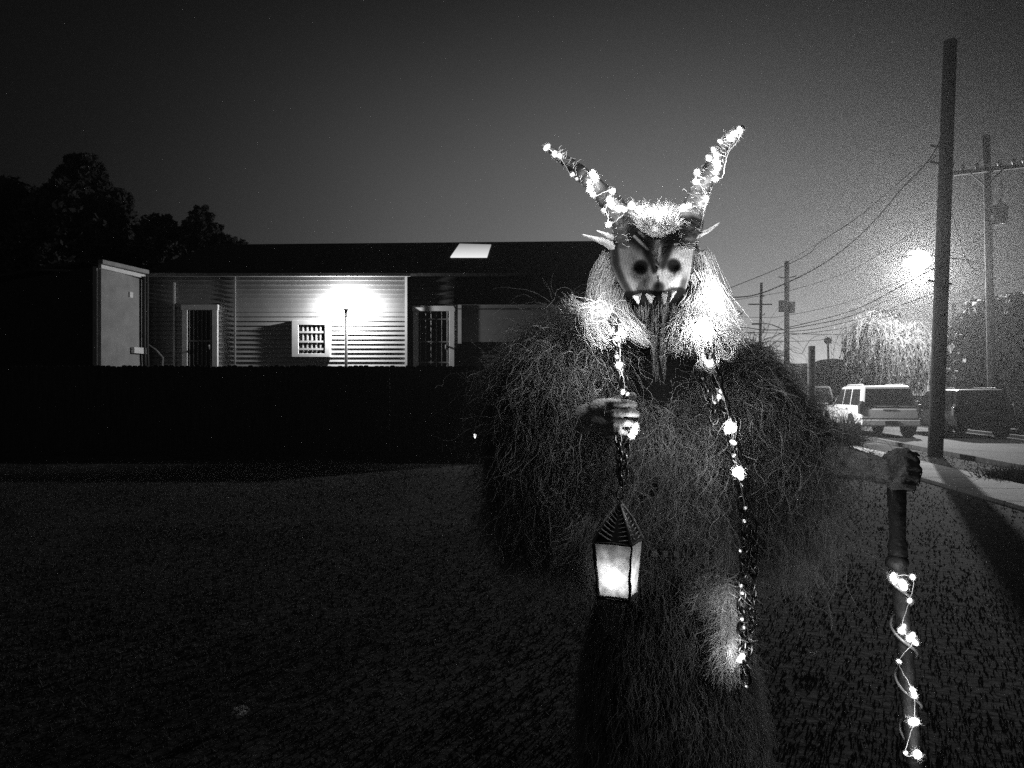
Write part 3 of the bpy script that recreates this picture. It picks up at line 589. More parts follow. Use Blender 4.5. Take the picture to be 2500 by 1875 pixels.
# ================================================================== CARS
def car(base, yaw, paint, label, kind='suv', group='parked cars', flip=False):
    t = thing('parked_car', (0,0,0), label, 'car', group)
    # local frame: x across (0 = centre), y forward from rear bumper, z up
    LN, WD = 5.1, 1.0
    secs = [ # y, halfwidth, zbottom, zbelt, ztop_or_None, half width roof
        (0.00, .90, .48, 1.00), (.06, .97, .42, 1.12), (.9, 1.0, .36, 1.14), (2.0, 1.0, .34, 1.13), (3.2, 1.0, .34, 1.12), (3.75, .99, .36, 1.10), (4.4, .97, .38, 1.06), (4.95, .92, .42, .98), (5.1, .82, .5, .84)]
    mb = MB(); rings = []
    for y, hw, zb, zt in secs:
        r = [(-hw*.8,zb),(-hw,zb+.1),(-hw,zb+.35),(-hw*.985,zt-.08),(-hw*.93,zt),(hw*.93,zt),(hw*.985,zt-.08),(hw,zb+.35),(hw,zb+.1),(hw*.8,zb)]
        rings.append([(x,y,z) for x,z in r])
    vs = [p for r in rings for p in r]; fs = []
    for i in range(len(rings)-1):
        for k in range(10): fs.append((i*10+k,(i+1)*10+k,(i+1)*10+(k+1)%10,i*10+(k+1)%10))
    fs += [tuple(range(10)), tuple((len(rings)-1)*10+k for k in range(10))[::-1]]
    mb.add(vs, fs)
    # greenhouse
    gh = [(.06,.90,.90,1.10),(.30,.90,.76,1.84),(.5,.90,.77,1.87),(2.0,.92,.78,1.88),(2.75,.92,.77,1.84),(3.65,.9,.88,1.11)]
    vs = []
    for y, hb, ht, zt in gh:
        vs += [(-hb,y,1.05),(-(ht+hb*.02),y,zt-.05),(-ht*.93,y,zt),(ht*.93,y,zt),(ht+hb*.02,y,zt-.05),(hb,y,1.05)]
    fs = []
    for i in range(len(gh)-1):
        for k in range(5): fs.append((i*6+k,(i+1)*6+k,(i+1)*6+k+1,i*6+k+1))
    fs += [tuple(range(6)), tuple((len(gh)-1)*6+k for k in range(6))[::-1]]
    mb.add(vs, fs); body = mb.build('body', paint, t, False, .03)
    def pane(P, name='window', m_=M['glass_car'], off=.012, inset=True):
        P = [Vector(p) for p in P]; n = (P[1]-P[0]).cross(P[2]-P[0]).normalized(); c = sum(P, Vector())/len(P)
        if n.dot(c-Vector((0,2.3,1.2))) < 0: n = -n
        mb = MB(); k = len(P); mb.add([p+n*off for p in P]+[p-n*.01 for p in P], [tuple(range(k)), tuple(range(k,2*k))[::-1]]+[(i,i+k,(i+1)%k+k,(i+1)%k) for i in range(k)]); return mb.build(name, m_, t)
    # rear window
    pane([(-.80,.075,1.16),(.80,.075,1.16),(.71,.275,1.76),(-.71,.275,1.76)])
    for sx in (-1, 1):
        def X(z): return sx*(.925-(z-1.05)*.17)
        def side(y0,y1,y0t,y1t): pane([(X(1.16),y0,1.16),(X(1.16),y1,1.16),(X(1.74),y1t,1.74),(X(1.74),y0t,1.74)], off=.02)
        side(.35,1.25,.5,1.28); side(1.42,2.2,1.45,2.15); side(2.34,3.3,2.3,2.72)
        mb = MB(); mb.box((sx*.89,-.025,.86),(sx*1.005,.16,1.2)); mb.box((sx*.86,.0,1.2),(sx*.935,.2,1.32)); mb.build('tail_light', M['lamp_red'], t, bevel=.02)
        mb = MB(); mb.box((sx*.62,5.0,.78),(sx*.9,5.08,.95)); mb.build('headlight', M['chrome'], t, bevel=.02)
        mb = MB(); mb.box((sx*1.0,3.15,1.12),(sx*1.16,3.3,1.3)); mb.build('side_mirror', M['dark_car'], t, bevel=.03)
        mb = MB(); mb.tube([(sx*.66,.6,1.87),(sx*.66,.8,1.915),(sx*.66,2.4,1.915),(sx*.66,2.6,1.87)], .018, 6); mb.build('roof_rail', M['white_car'] if paint is M['white_car'] else M['black'], t, True)
        for y in (1.35, 2.5): 
            mb = MB(); mb.box((sx*1.0,y,1.0),(sx*1.03,y+.16,1.03)); mb.build('door_handle', M['chrome'], t)
        for y in (.95, 4.05):
            mb = MB(); mb.tube([(sx*1.0,y,.42),(sx*1.015,y,.42)], .44, 20); mb.build('wheel_arch', M['tyre'], t)
            mb = MB(); mb.tube([(sx*.76,y,.38),(sx*.78,y,.38),(sx*1.0,y,.38),(sx*1.03,y,.38)], [.35,.38,.38,.35], 20); wl = mb.build('wheel', M['tyre'], t)
            mb = MB(); mb.tube([(sx*1.025,y,.38),(sx*1.04,y,.38)], [.23,.2], 14); mb.build('rim', M['rim'], wl)
    mb = MB(); mb.box((-.96,-.12,.42),(.96,-.01,.66)); mb.build('bumper', paint, t, bevel=.04)
    mb = MB(); mb.box((-.97,-.1,.665),(.97,-.005,.70)); mb.build('bumper_strip', M['black'], t)
    mb = MB(); mb.box((-.2,-.135,.46),(.2,-.121,.62)); mb.build('licence_plate', M['lamp_red'], t)
    mb = MB(); mb.box((-.22,-.01,.98),(.22,.03,1.02)); mb.build('tailgate_handle', M['chrome'], t)
    mb = MB(); mb.box((-.9,.01,1.105),(.9,.06,1.125)); mb.build('wiper_ledge', M['black'], t)
    mb = MB(); mb.tube([(-.1,.03,1.14),(.3,.09,1.3)], .012, 5); mb.build('rear_wiper', M['black'], t)
    t.location = base; t.rotation_euler = (0,0,yaw); return t
cw = car(Vector((12.92, 25.9, 0)), -R(8), M['white_car'], 'white large family car parked on the road, seen from its rear left corner')
cw.scale = (1.0,1,.96)
c2_ = car(Vector((15.75, 25.2, 0)), -R(8), M['dark_car'], 'dark large car parked beyond the leaning pole at the right edge, roof catching light')
c2_.scale = (1,1,.89)
c3 = car(Vector((14.4, 36, 0)), -R(8), M['dark_car'], 'dark car parked beyond the nose of the white car')
# ================================================================== small litter
for (px, py, sd, lb) in ((585,1768,1,'small pale crumpled leaf lying alone on the dark lawn at lower left'),(1990,1622,2,'small pale leaf on the dark lawn right of the shaggy robe')):
    rg = np.random.default_rng(sd); g = G(px, py); n_ = 40
    V, Fq = leaves(rg, [(g.x,g.y,.06)], [[.045,.045,.02]], n_, .014); tag(mk('fallen_leaf', V, Fq, M['litter']), lb, 'leaf')
#FIGBEGIN
# ================================================================== FIGURE
DF = 1.85
person = thing('person', (W(1630,0,2.0).x, 2.0, 0), 'costumed figure in horned fanged mask and shaggy robe, holding a lantern and a lit staff', 'person')
def capsules(mb, pts, rad, seg=12):
    pts = [Vector(p) for p in pts]; mb.tube(pts, rad, seg)
    for p, r in zip(pts, rad): mb.ball(p, r, seg, 8)
def ell(mb, px, py, d, rx, ry, rd, rot=0, seg=28, rings=18):
    c = W(px, py, d); k = d/F; t = MB(); t.ball((0,0,0), 1, seg, rings); a = math.radians(rot)
    vs = []
    for x, y, z in t.v:
        X, Z = x*rx*k, z*ry*k; vs.append((c.x+X*math.cos(a)-Z*math.sin(a), c.y+y*rd, c.z+X*math.sin(a)+Z*math.cos(a)))
    mb.add(vs, t.f)
# --- body: one continuous surface (legs, torso, arms, head, right hand with five fingers)
mb = MB()
P = lambda *a: W(*a)
capsules(mb, [P(1600,1400,2.0), P(1600,1250,2.0), P(1605,1050,2.0), P(1608,930,2.0)], [.12,.12,.12,.11])
capsules(mb, [P(1608,930,2.0), P(1605,820,1.98)], [.08,.06]); ell(mb, 1603, 690, 1.96, 82, 112, .10)
for sx, hx, kx in ((-1,1535,1520),(1,1675,1700)):
    capsules(mb, [P(hx,1420,2.0), P(kx,1900,1.95), P(kx-sx*5,2370,2.02)], [.085,.06,.045])
    capsules(mb, [P(kx-sx*5,2395,2.02), P(kx,2405,1.88)], [.045,.035])
capsules(mb, [P(1608,910,2.0), P(1465,890,2.0), P(1300,1130,1.95), P(1430,1020,1.80), P(1462,1014,1.765)], [.08,.075,.05,.034,.028])
capsules(mb, [P(1608,910,2.0), P(1770,905,2.0), P(1930,1120,2.0), P(2085,1138,1.88), P(2130,1145,1.84)], [.08,.075,.05,.034,.028])
# right hand: palm, four fingers wrapped over the chain, thumb behind it
capsules(mb, [P(1462,1000,1.76), P(1492,992,1.735)], [.026,.02]); capsules(mb, [P(1462,1028,1.76), P(1490,1035,1.735)], [.026,.02])
capsules(mb, [P(1480,1045,1.75), P(1492,1058,1.74)], [.02,.014])
for y, ln, r in ((984,0,.0092),(1007,6,.0096),(1032,-4,.0092),(1055,-16,.0082)):
    capsules(mb, [P(1478,y+3,1.738), P(1500,y-1,1.712), P(1528+ln,y,1.706), P(1546+ln,y+3,1.716), P(1550+ln,y+5,1.738)], [r*1.15,r*1.1,r,r*.95,r*.8])
capsules(mb, [P(1480,1000,1.765), P(1505,978,1.775), P(1530,968,1.772), P(1546,966,1.765)], [.015,.0125,.011,.009])
v_, f_, n_ = remesh(mb, .0034, 3); mk('body', v_, f_, M['skin'], person, True)
# --- robe / cloak garment: one remeshed shell, then yarn
mb = MB()
ell(mb,1615,1130,2.02,215,330,.19); ell(mb,1430,870,2.0,120,110,.15,20); ell(mb,1350,1010,1.98,145,215,.17,-8); ell(mb,1330,1180,1.95,120,190,.13)
ell(mb,1790,960,2.0,105,120,.15,-20); ell(mb,1880,1050,1.98,135,95,.12,-40); ell(mb,1945,1085,1.93,88,50,.08,-22); ell(mb,1895,1210,1.98,100,150,.09,8)
ell(mb,1640,1480,2.02,175,330,.16); ell(mb,1640,1800,2.02,225,480,.18,4); ell(mb,1450,1260,1.93,110,130,.12); ell(mb,1780,1770,2.02,80,330,.12,6)
v_, f_, n_ = remesh(mb, .014, 3); cloak = mk('robe', v_, f_, M['cloth'], person, True)
px_ = v_[:,0]/v_[:,1]*F+CX; py_ = HY-(v_[:,2]-H)/v_[:,1]*F
rg = np.random.default_rng(5)
ok = (n_[:,1] < .35) & (py_ < 2150)
chest = (px_ > 1520) & (px_ < 1700) & (py_ < 985-(np.abs(px_-1610)*.35))
ok &= ~chest
idx = np.where(ok)[0]
def yarn(sel, n, lmin, lmax, r, curl, freq, grav, wander, out, nseg=11, seed=1):
    rg = np.random.default_rng(seed); k = rg.choice(sel, n); ro = v_[k]+rg.normal(0,.006,(n,3)); nn = n_[k]
    dr = nn*out + rg.normal(0,.45,(n,3)) + np.array([0,-.1,-.35-(.9 if out < .4 else 0)])
    return strand_mesh(ro, dr, rg.uniform(lmin,lmax,n), nseg, r*rg.uniform(.6,1.3,n), curl, freq, grav, wander, rg, .45)
up = idx[py_[idx] < 1350]; lo = idx[py_[idx] >= 1330]
parts = [yarn(up, 15000, .05, .15, .00065, .005, 1.6, 3.0, .6, .5, seed=1), yarn(up, 2600, .12, .26, .00085, .009, 1.6, 3.2, .7, .5, 14, seed=2), yarn(up, 26000, .02, .055, .0007, .004, 1.5, 1.5, 1.0, .3, 5, seed=8),
         yarn(up, 3500, .03, .08, .0008, .009, 2.2, .6, 1.2, .9, 9, seed=3), yarn(lo, 12000, .04, .10, .0008, .004, 1.6, 3.0, .5, .3, 8, seed=4)]
mv, mf = merge(parts); mk('moss_fringe', mv, mf, M['moss'], person, True)
# hanging fringe at the sleeve hems
def follow(guides, n, sp0, sp1, r, wave=.006, m=16, seed=1, taper=.35, lenvar=.15):
    rg = np.random.default_rng(seed); out = []
    for g in guides:
        gp = np.array([tuple(W(*p)) for p in g]); c = np.r_[0, np.cumsum(np.linalg.norm(np.diff(gp,axis=0),axis=1))]; c /= c[-1]
        # smooth resample
        def samp(t):
            q = np.stack([np.interp(t, c, gp[:,i]) for i in range(3)], -1); return q
        tt = np.linspace(0,1,m)[None,:]*(1-rg.uniform(0,lenvar,(n,1))*1.0)
        q = (samp(tt)+samp(np.clip(tt-.07,0,1))+samp(np.clip(tt+.07,0,1)))/3
        o0 = rg.normal(0,1,(n,1,3)); o1 = o0*.75+.66*rg.normal(0,1,(n,1,3)); T = np.linspace(0,1,m)[None,:,None]
        q = q + o0*sp0*(1-T) + o1*sp1*T
        ph = rg.uniform(0,6.28,(n,1,3)); fr = rg.uniform(.5,1.6,(n,1,3)); q = q + wave*np.sin(6.28*fr*T+ph)*T
        D = np.gradient(q, axis=1); D /= np.linalg.norm(D,axis=2,keepdims=True)+1e-9
        ref = rg.normal(0,1,(n,1,3)); u = np.cross(D,ref); u /= np.linalg.norm(u,axis=2,keepdims=True)+1e-9; v = np.cross(D,u)
        rad = r*rg.uniform(.6,1.3,(n,1))*(1-(1-taper)*np.linspace(0,1,m)[None,:])
        ring = [q+(u*math.cos(2.0944*k)+v*math.sin(2.0944*k))*rad[...,None] for k in range(3)]
        V = np.stack(ring,2).reshape(-1,3); b = np.arange(n)[:,None,None]*(m*3)+np.arange(m-1)[None,:,None]*3; k = np.arange(3)[None,None,:]; k2=(k+1)%3
        out.append((V, np.stack([b+k,b+k2,b+3+k2,b+3+k],3).reshape(-1,4)))
    return merge(out)
for gd, sp_ in (([[(1440,1290,1.73),(1420,1340,1.71),(1403,1400,1.70),(1428,1450,1.70)],[(1435,1300,1.71),(1415,1370,1.69),(1436,1450,1.69)],[(1425,1280,1.72),(1395,1330,1.70),(1380,1370,1.70)]], .016), ([[(1900,1300,1.92),(1905,1350,1.9),(1880,1400,1.9)],[(1960,1180,1.9),(1975,1260,1.9),(1960,1330,1.9)]], .03)):
    V, Fq = follow(gd, 80, sp_, sp_, .0010, .02, seed=9); mk('sleeve_fringe', V, Fq, M['moss'], person, True)

# pale fur tail hanging by the leg
mb = MB(); ell(mb,1775,1530,1.84,30,110,.03,-3); vv2, ff2, nn2 = remesh(mb, .01, 1); tail = mk('fur_tail', vv2, ff2, M['fur'], person, True)
k = rg.integers(0, len(vv2), 2600); V, Fq = strand_mesh(vv2[k], nn2[k]*.5+np.array([0,0,-.8])+rg.normal(0,.25,(2600,3)), rg.uniform(.03,.07,2600), 6, np.full(2600,.0009), .003, 1.5, 1.0, .5, rg, .3)
k = rg.integers(0, 900, 1); ro = np.array([tuple(W(1700+a*60, 1400+b*60, 1.84)) for a, b in rg.uniform(0,1,(900,2))])
V2, F2 = strand_mesh(ro, rg.normal(0,.5,(900,3))+np.array([0,-.2,-.7]), rg.uniform(.03,.08,900), 7, np.full(900,.0009), .006, 1.5, 1.0, .8, rg, .3)
V, Fq = merge([(V,Fq),(V2,F2)]); mk('tail_fur', V, Fq, M['fur'], person, True)
# belt
belt = MB(); pts = [W(1500+i*20, 1352+2*math.sin(i), 1.845-.03*math.sin(math.pi*i/12)) for i in range(13)]
for a, b in zip(pts, pts[1:]): belt.tube([a, b], .011, 6)
belt = belt.build('belt', M['black'], person, True)
for px in (1597,1624,1651): mb = MB(); mb.obox(W(px,1352,1.795), (.006,0,0), (0,.003,0), (0,0,.007)); mb.build('stud', M['buckle'], belt, bevel=.001)
# left sleeve + clawed glove
mb = MB(); capsules(mb, [P(1960,1110,1.93), P(2040,1118,1.86), P(2110,1134,1.82), P(2160,1148,1.79)], [.052,.040,.032,.029])
v3, f3, n3 = remesh(mb, .01, 2); mk('sleeve', v3, f3, M['sleeve'], person, True)
k = rg.integers(0, len(v3), 900); V, Fq = strand_mesh(v3[k], n3[k]+rg.normal(0,.4,(900,3))+np.array([.3,0,-.5]), rg.uniform(.01,.03,900), 6, np.full(900,.0007), .004, 1.5, 1.0, .8, rg, .3)
mk('sleeve_hair', V, Fq, M['moss'], person, True)
mb = MB(); capsules(mb, [P(2158,1150,1.80), P(2178,1148,1.80)], [.034,.036]); ell(mb,2182,1143,1.795,40,36,.036)
for i, (y, ln) in enumerate(((1118,2),(1140,8),(1162,4),(1183,-6))):
    capsules(mb, [P(2180,y,1.775), P(2205+ln,y-2,1.752), P(2226+ln,y+2,1.757), P(2232+ln,y+7,1.785), P(2222+ln,y+9,1.80)], [.0135,.014,.0125,.011,.009])
capsules(mb, [P(2170,1120,1.79), P(2190,1106,1.76), P(2212,1104,1.745), P(2226,1112,1.745)], [.015,.0125,.011,.009])
v3, f3, n3 = remesh(mb, .0035, 2); glove = mk('glove', v3, f3, M['glove'], person, True)
for (a, b, c) in (((2230,1120,1.765),(2243,1128,1.76),(2243,1142,1.765)),((2236,1146,1.77),(2248,1154,1.765),(2247,1167,1.77)),((2232,1168,1.77),(2243,1176,1.765),(2241,1188,1.77)),((2224,1188,1.77),(2232,1196,1.765),(2229,1206,1.77)),((2226,1110,1.745),(2238,1108,1.74),(2246,1114,1.74))):
    mb = MB(); mb.tube([W(*a),W(*b),W(*c)], [.0065,.0045,.001], 8); mb.build('claw', M['claw'], glove, True)
# --- mask
def edge(pts, y): return np.interp(y, [p[1] for p in pts], [p[0] for p in pts])
LE = [(1500,556),(1491,576),(1489,610),(1492,647),(1507,683),(1525,715),(1545,742),(1556,773),(1568,800)]
RE = [(1690,560),(1694,590),(1693,610),(1690,632),(1686,665),(1677,701),(1664,733),(1641,757),(1630,800)]
nu, nv = 150, 190; ys = np.linspace(556, 800, nv); U = np.linspace(-1, 1, nu)
xl = edge(LE, ys)[:,None]; xr = edge(RE, ys)[:,None]; X = (xl+xr)/2+(xr-xl)/2*U[None,:]; Y = np.repeat(ys[:,None], nu, 1)
gau = lambda x, y, sx, sy: np.exp(-((X-x)/sx)**2-((Y-y)/sy)**2)
dome = .055*(1-np.abs(U[None,:])**2.2)*np.ones_like(X)
nosex = 1605+3*(Y-580)/120
rel = dome + .020*np.exp(-((X-nosex)/13)**2)*(Y>575)*np.clip((722-Y)/14,0,1)*np.clip((Y-570)/60,0,1)
rel += .016*gau(1607,700,16,14) - .022*gau(1565,652,18,18) - .022*gau(1644.5,648,17,17)
def seg(x0,y0,x1,y1,wd): # distance mask to segment
    dx, dy = x1-x0, y1-y0; t = np.clip(((X-x0)*dx+(Y-y0)*dy)/(dx*dx+dy*dy),0,1); return np.exp(-(((X-x0-t*dx)**2+(Y-y0-t*dy)**2)/wd**2)**1.5)
browL = np.maximum(np.maximum(seg(1526,556,1568,596,23), seg(1568,596,1591,640,15)), seg(1589,636,1597,662,9)); browR = np.maximum(seg(1678,556,1640,594,20), seg(1640,594,1618,650,12))
rel += .012*browL+.012*browR + .010*gau(1540,690,26,24)+.010*gau(1655,685,22,22) - .010*(Y>712)*(Y<745)*np.exp(-((X-1600)/60)**4)
d = 1.84-rel
noise = rg.normal(0,1,(24,20)); from_ = np.kron(noise, np.ones((8,8)))[:nv,:nu]
if from_.shape != (nv,nu): from_ = np.pad(from_, ((0,nv-from_.shape[0]),(0,nu-from_.shape[1])), mode='edge')
streak = np.sin(X*.9+np.sin(Y*.21)*2)*.5+np.sin(X*2.3+Y*.35)*.5
alb = (.40+.13*streak+.015*from_)*(.72+.28*np.clip((X-1590)/30,0,1))  # shade on the left side put into the paint, here and below
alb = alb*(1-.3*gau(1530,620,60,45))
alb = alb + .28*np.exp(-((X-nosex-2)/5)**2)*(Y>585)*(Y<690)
alb = alb + .30*gau(1640,685,28,20); alb *= 1-.72*np.clip((612-Y)/22,0,1)*(1-np.exp(-((X-nosex)/9)**2)*(Y>585))  # right cheek lightened in the paint, as if lit
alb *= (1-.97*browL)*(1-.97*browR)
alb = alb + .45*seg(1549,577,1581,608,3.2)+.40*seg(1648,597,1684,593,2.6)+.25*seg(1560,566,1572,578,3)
for ex, ey, er in ((1565,652,19.5),(1644.5,648,18.5)): alb *= 1-.985*np.exp(-(((X-ex)**2+(Y-ey)**2)/er**2)**5)
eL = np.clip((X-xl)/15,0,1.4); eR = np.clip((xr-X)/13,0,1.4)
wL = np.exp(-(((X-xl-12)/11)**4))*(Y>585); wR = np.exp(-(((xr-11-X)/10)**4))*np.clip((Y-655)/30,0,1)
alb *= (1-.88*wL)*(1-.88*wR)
# nose tip, lip line and mouth
alb *= 1-.985*np.exp(-(((X-1608)/16)**2+((Y-701)/15)**2)**3); alb *= 1-.95*np.exp(-(((X-1604)/11)**2+((Y-722)/16)**2)**2)
lip = np.interp(X, [1540,1560,1590,1605,1622,1640,1660,1672], [714,710,711,714,712,704,703,708]); alb *= 1-.93*np.exp(-((Y-lip)/3.5)**2)
alb *= 1-.95*np.clip((Y-lip)/3,0,1)
alb = np.clip(alb*.85, .006, .8)
k = d/F; V = np.stack([(X-CX)*k, d, H+(HY-Y)*k], -1).reshape(-1,3)
Vb = V + np.array([0,.012,0])
i, j = np.meshgrid(np.arange(nv-1), np.arange(nu-1), indexing='ij'); a = i*nu+j
ff = np.stack([a, a+nu, a+nu+1, a+1], -1).reshape(-1,4); nV = len(V)
fb = ff[:, ::-1]+nV
bd = [(r*nu, (r+1)*nu) for r in range(nv-1)]+[((nv-1)*nu+c, (nv-1)*nu+c+1) for c in range(nu-1)]+[((r+1)*nu+nu-1, r*nu+nu-1) for r in range(nv-1)]+[(c+1, c) for c in range(nu-1)]
fe = np.array([(p,p+nV,q+nV,q) for p, q in bd]); mask = mk('mask', np.concatenate([V,Vb]), np.concatenate([ff,fb,fe]), M['mask'], person, True)
ca = mask.data.color_attributes.new('paint','FLOAT_COLOR','POINT'); col = np.concatenate([alb.ravel()]*2); ca.data.foreach_set('color', np.stack([col,col,col,np.ones_like(col)],1).ravel())
for tri in (((1547,721),(1567,715),(1561,741)),((1578,716),(1599,721),(1592,740)),((1618,714),(1634,708),(1624.5,742)),((1640,708),(1653,710),(1636,738))):
    P0 = [W(x,y,1.765) for x,y in tri]; c = W(sum(p[0] for p in tri)/3, sum(p[1] for p in tri)/3-3, 1.757); mb = MB()
    back = [p+Vector((0,.02,0)) for p in P0]; mb.add(P0+[c]+back, [(0,2,3),(2,1,3),(1,0,3),(0,4,6,2),(2,6,5,1),(1,5,4,0),(4,5,6)]); tt = mb.build('fang', M['tooth'], mask, bevel=.0008)
# face/brow ears
def earmesh(pts, rad, name, m_, flat=.35):
    mb = MB(); P0 = [W(*p) for p in pts]; n = len(P0)
    Q = []; Rr = []
    for i in range(n-1):
        for k in range(5): t = k/5; Q.append(P0[i].lerp(P0[i+1],t)); r = (rad[i]*(1-t)+rad[i+1]*t)*.001; Rr.append(r*(1+.14*math.sin(k*2.6+i*2)))
    Q.append(P0[-1]); Rr.append(rad[-1]*.001); mb.tube(Q, Rr, 10)
    return mb.build(name, m_, mask, True)
earmesh([(1505,606,1.84),(1480,592,1.84),(1450,582,1.83),(1420,572,1.82)], [13,10,5,1.2], 'ear', M['ear'])
earmesh([(1510,588,1.84),(1482,574,1.83),(1457,563,1.82)], [8,5.5,1], 'ear_tuft', M['ear'])
earmesh([(1672,588,1.83),(1700,577,1.83),(1730,563,1.82),(1757,544,1.81)], [10,7,4.5,1], 'ear', M['ear'])
earmesh([(1690,597,1.83),(1702,612,1.82),(1714,618,1.82),(1721,610,1.81)], [6,6,5,2], 'ear_hook', M['glove'])
V, Fq = follow([[(1700,590,1.83),(1670,580,1.81),(1650,575,1.79)],[(1505,585,1.83),(1520,576,1.81),(1545,582,1.79)],[(1700,600,1.83),(1672,604,1.80),(1655,606,1.79)]], 60, .004, .006, .0007, .004, seed=12)
mk('brow_hair', V, Fq, M['hair'], mask, True)
# horns
def horn(pts, rad, seed):
    P0 = [W(*p) for p in pts]; n = len(P0); Q = []; Rr = []
    for i in range(n-1):
        a, b, c, e = P0[max(i-1,0)], P0[i], P0[i+1], P0[min(i+2,n-1)]
        for k in range(12):
            t = k/12; Q.append(.5*((2*b)+(c-a)*t+(2*a-5*b+4*c-e)*t*t+(3*b-a-3*c+e)*t**3)); r = (rad[i]*(1-t)+rad[i+1]*t)*.001
            Rr.append(r*(1+.10*abs(math.sin((i*12+k)*.75))))
    Q.append(P0[-1]); Rr.append(rad[-1]*.001); mb = MB(); mb.tube(Q, Rr, 18); return mb.build('horn', M['horn'], mask, True), Q, Rr
hL, QL, RL = horn([(1542,600,1.83),(1528,548,1.82),(1495,500,1.83),(1450,452,1.84),(1405,412,1.85),(1370,385,1.86),(1333,357,1.87)], [32,32,25,19,15,11,6], 1)
hR, QR, RR = horn([(1660,600,1.83),(1680,545,1.82),(1700,490,1.83),(1728,428,1.84),(1757,372,1.85),(1785,335,1.86),(1814,311,1.87)], [30,31,24,19,15,11,6], 2)
def ring_band(Q, Rr, i, th, nm='horn_band'):
    mb = MB(); mb.tube([Q[i], Q[i+th]], [Rr[i]*1.10, Rr[i+th]*1.10], 18); mb.build(nm, M['band'], mask, True)
ring_band(QR, RR, 11, 4); ring_band(QL, RL, 42, 5)
# gauze wound round the horns
def gauze(Q, Rr, n, seed, lo=8):
    rg = np.random.default_rng(seed); k = rg.integers(lo, len(Q)-9, n); q = np.array([tuple(x) for x in Q]); ax = q[np.minimum(k+1,len(Q)-1)]-q[k]; ax /= np.linalg.norm(ax,axis=1,keepdims=True)
    r = np.array(Rr)[k][:,None]; u = np.cross(ax, rg.normal(0,1,(n,3))); u /= np.linalg.norm(u,axis=1,keepdims=True); ro = q[k]+u*r*1.02; tdir = np.cross(ax,u)
    return strand_mesh(ro, tdir*1.0+u*.02+ax*.2, rg.uniform(.015,.035,n), 7, np.full(n,.0006), .002, 1.5, 0, .5, rg, .5, pull=-u*2.2)
for g_a in ((QL,RL,230,3),(QR,RR,300,4)): V, Fq = gauze(*g_a); mk('horn_gauze', V, Fq, M['hornwrap'], mask, True)
# hair tuft between horns
n = 2600; ro = np.array([tuple(W(1592+a*52, 545+b*18+abs(a)*-4, 1.86+c*.03)) for a, b, c in rg.uniform(-1,1,(n,3))])
V, Fq = strand_mesh(ro, rg.normal(0,.75,(n,3))+np.array([0,-.5,.55]), rg.uniform(.02,.055,n), 8, np.full(n,.0008), .005, 1.5, .3, .7, rg, .3)
V2, F2 = follow([[(1560,545,1.85),(1588,556,1.82),(1603,568,1.81)],[(1640,545,1.85),(1622,556,1.82),(1610,568,1.81)],[(1600,535,1.86),(1602,555,1.82),(1605,568,1.81)]], 200, .012, .008, .0008, .004, seed=14)
V4, F4 = follow([[(1562,535,1.79),(1582,560,1.775),(1603,575,1.775)],[(1650,535,1.79),(1630,560,1.775),(1608,575,1.775)],[(1590,530,1.79),(1598,560,1.775),(1605,573,1.775)],[(1622,530,1.79),(1614,560,1.775),(1607,573,1.775)]], 150, .010, .003, .0007, .004, seed=44)
V3, F3 = follow([[(1645,545,1.85),(1665,540,1.80),(1690,555,1.80)]], 60, .008, .008, .0007, .004, seed=15)
V, Fq = merge([(V,Fq),(V2,F2),(V3,F3),(V4,F4)]); mk('crown_hair', V, Fq, M['hair'], person, True)
# beard
A = [[(1484,632,1.88),(1464,672,1.87),(1452,720,1.86),(1453,768,1.85),(1478,806,1.81),(1508,826,1.77)],
     [(1485,668,1.88),(1470,715,1.86),(1472,770,1.83),(1495,815,1.79),(1510,828,1.77)],
     [(1502,715,1.87),(1492,752,1.84),(1492,790,1.80),(1508,828,1.77)],
     [(1522,740,1.87),(1522,768,1.81),(1540,800,1.78),(1575,828,1.78)],
     [(1545,776,1.85),(1556,805,1.79),(1590,835,1.78)]]
B = [[(1712,628,1.88),(1726,668,1.87),(1738,720,1.86),(1757,770,1.85),(1772,812,1.82),(1790,850,1.80)],
     [(1712,655,1.88),(1718,710,1.85),(1722,770,1.82),(1745,815,1.80),(1770,840,1.79)],
     [(1704,700,1.88),(1706,745,1.84),(1702,790,1.79),(1720,835,1.77)],
     [(1685,735,1.87),(1686,772,1.81),(1690,805,1.78),(1690,838,1.78)],
     [(1663,765,1.86),(1666,792,1.79),(1660,820,1.78),(1652,842,1.78)],
     [(1700,670,1.86),(1728,730,1.87),(1745,790,1.86),(1760,830,1.85)]]
Cc = [[(1480,745,1.84),(1440,752,1.82),(1405,748,1.81),(1390,725,1.80)],[(1475,755,1.84),(1440,775,1.80),(1450,820,1.78),(1475,855,1.77)],[(1480,760,1.83),(1425,765,1.79),(1430,795,1.78),(1470,840,1.77)],[(1500,800,1.82),(1460,780,1.79),(1420,770,1.79)]]
LP_ = [[(1750,825,1.79),(1757,862,1.77),(1772,880,1.77),(1788,872,1.77),(1790,845,1.77),(1775,822,1.78)],[(1745,835,1.79),(1765,868,1.78),(1782,878,1.78),(1796,850,1.78),(1786,826,1.79)],
       [(1720,835,1.77),(1712,868,1.75),(1722,900,1.74),(1745,903,1.74),(1754,880,1.75),(1742,855,1.76)],[(1700,835,1.77),(1715,860,1.76),(1712,885,1.75),(1702,900,1.75)],[(1690,835,1.77),(1705,855,1.76),(1714,872,1.75)],
       [(1540,790,1.80),(1530,812,1.77),(1515,806,1.77),(1510,828,1.76)],[(1500,780,1.80),(1488,800,1.77),(1500,828,1.75),(1522,822,1.75),(1540,798,1.77)]]
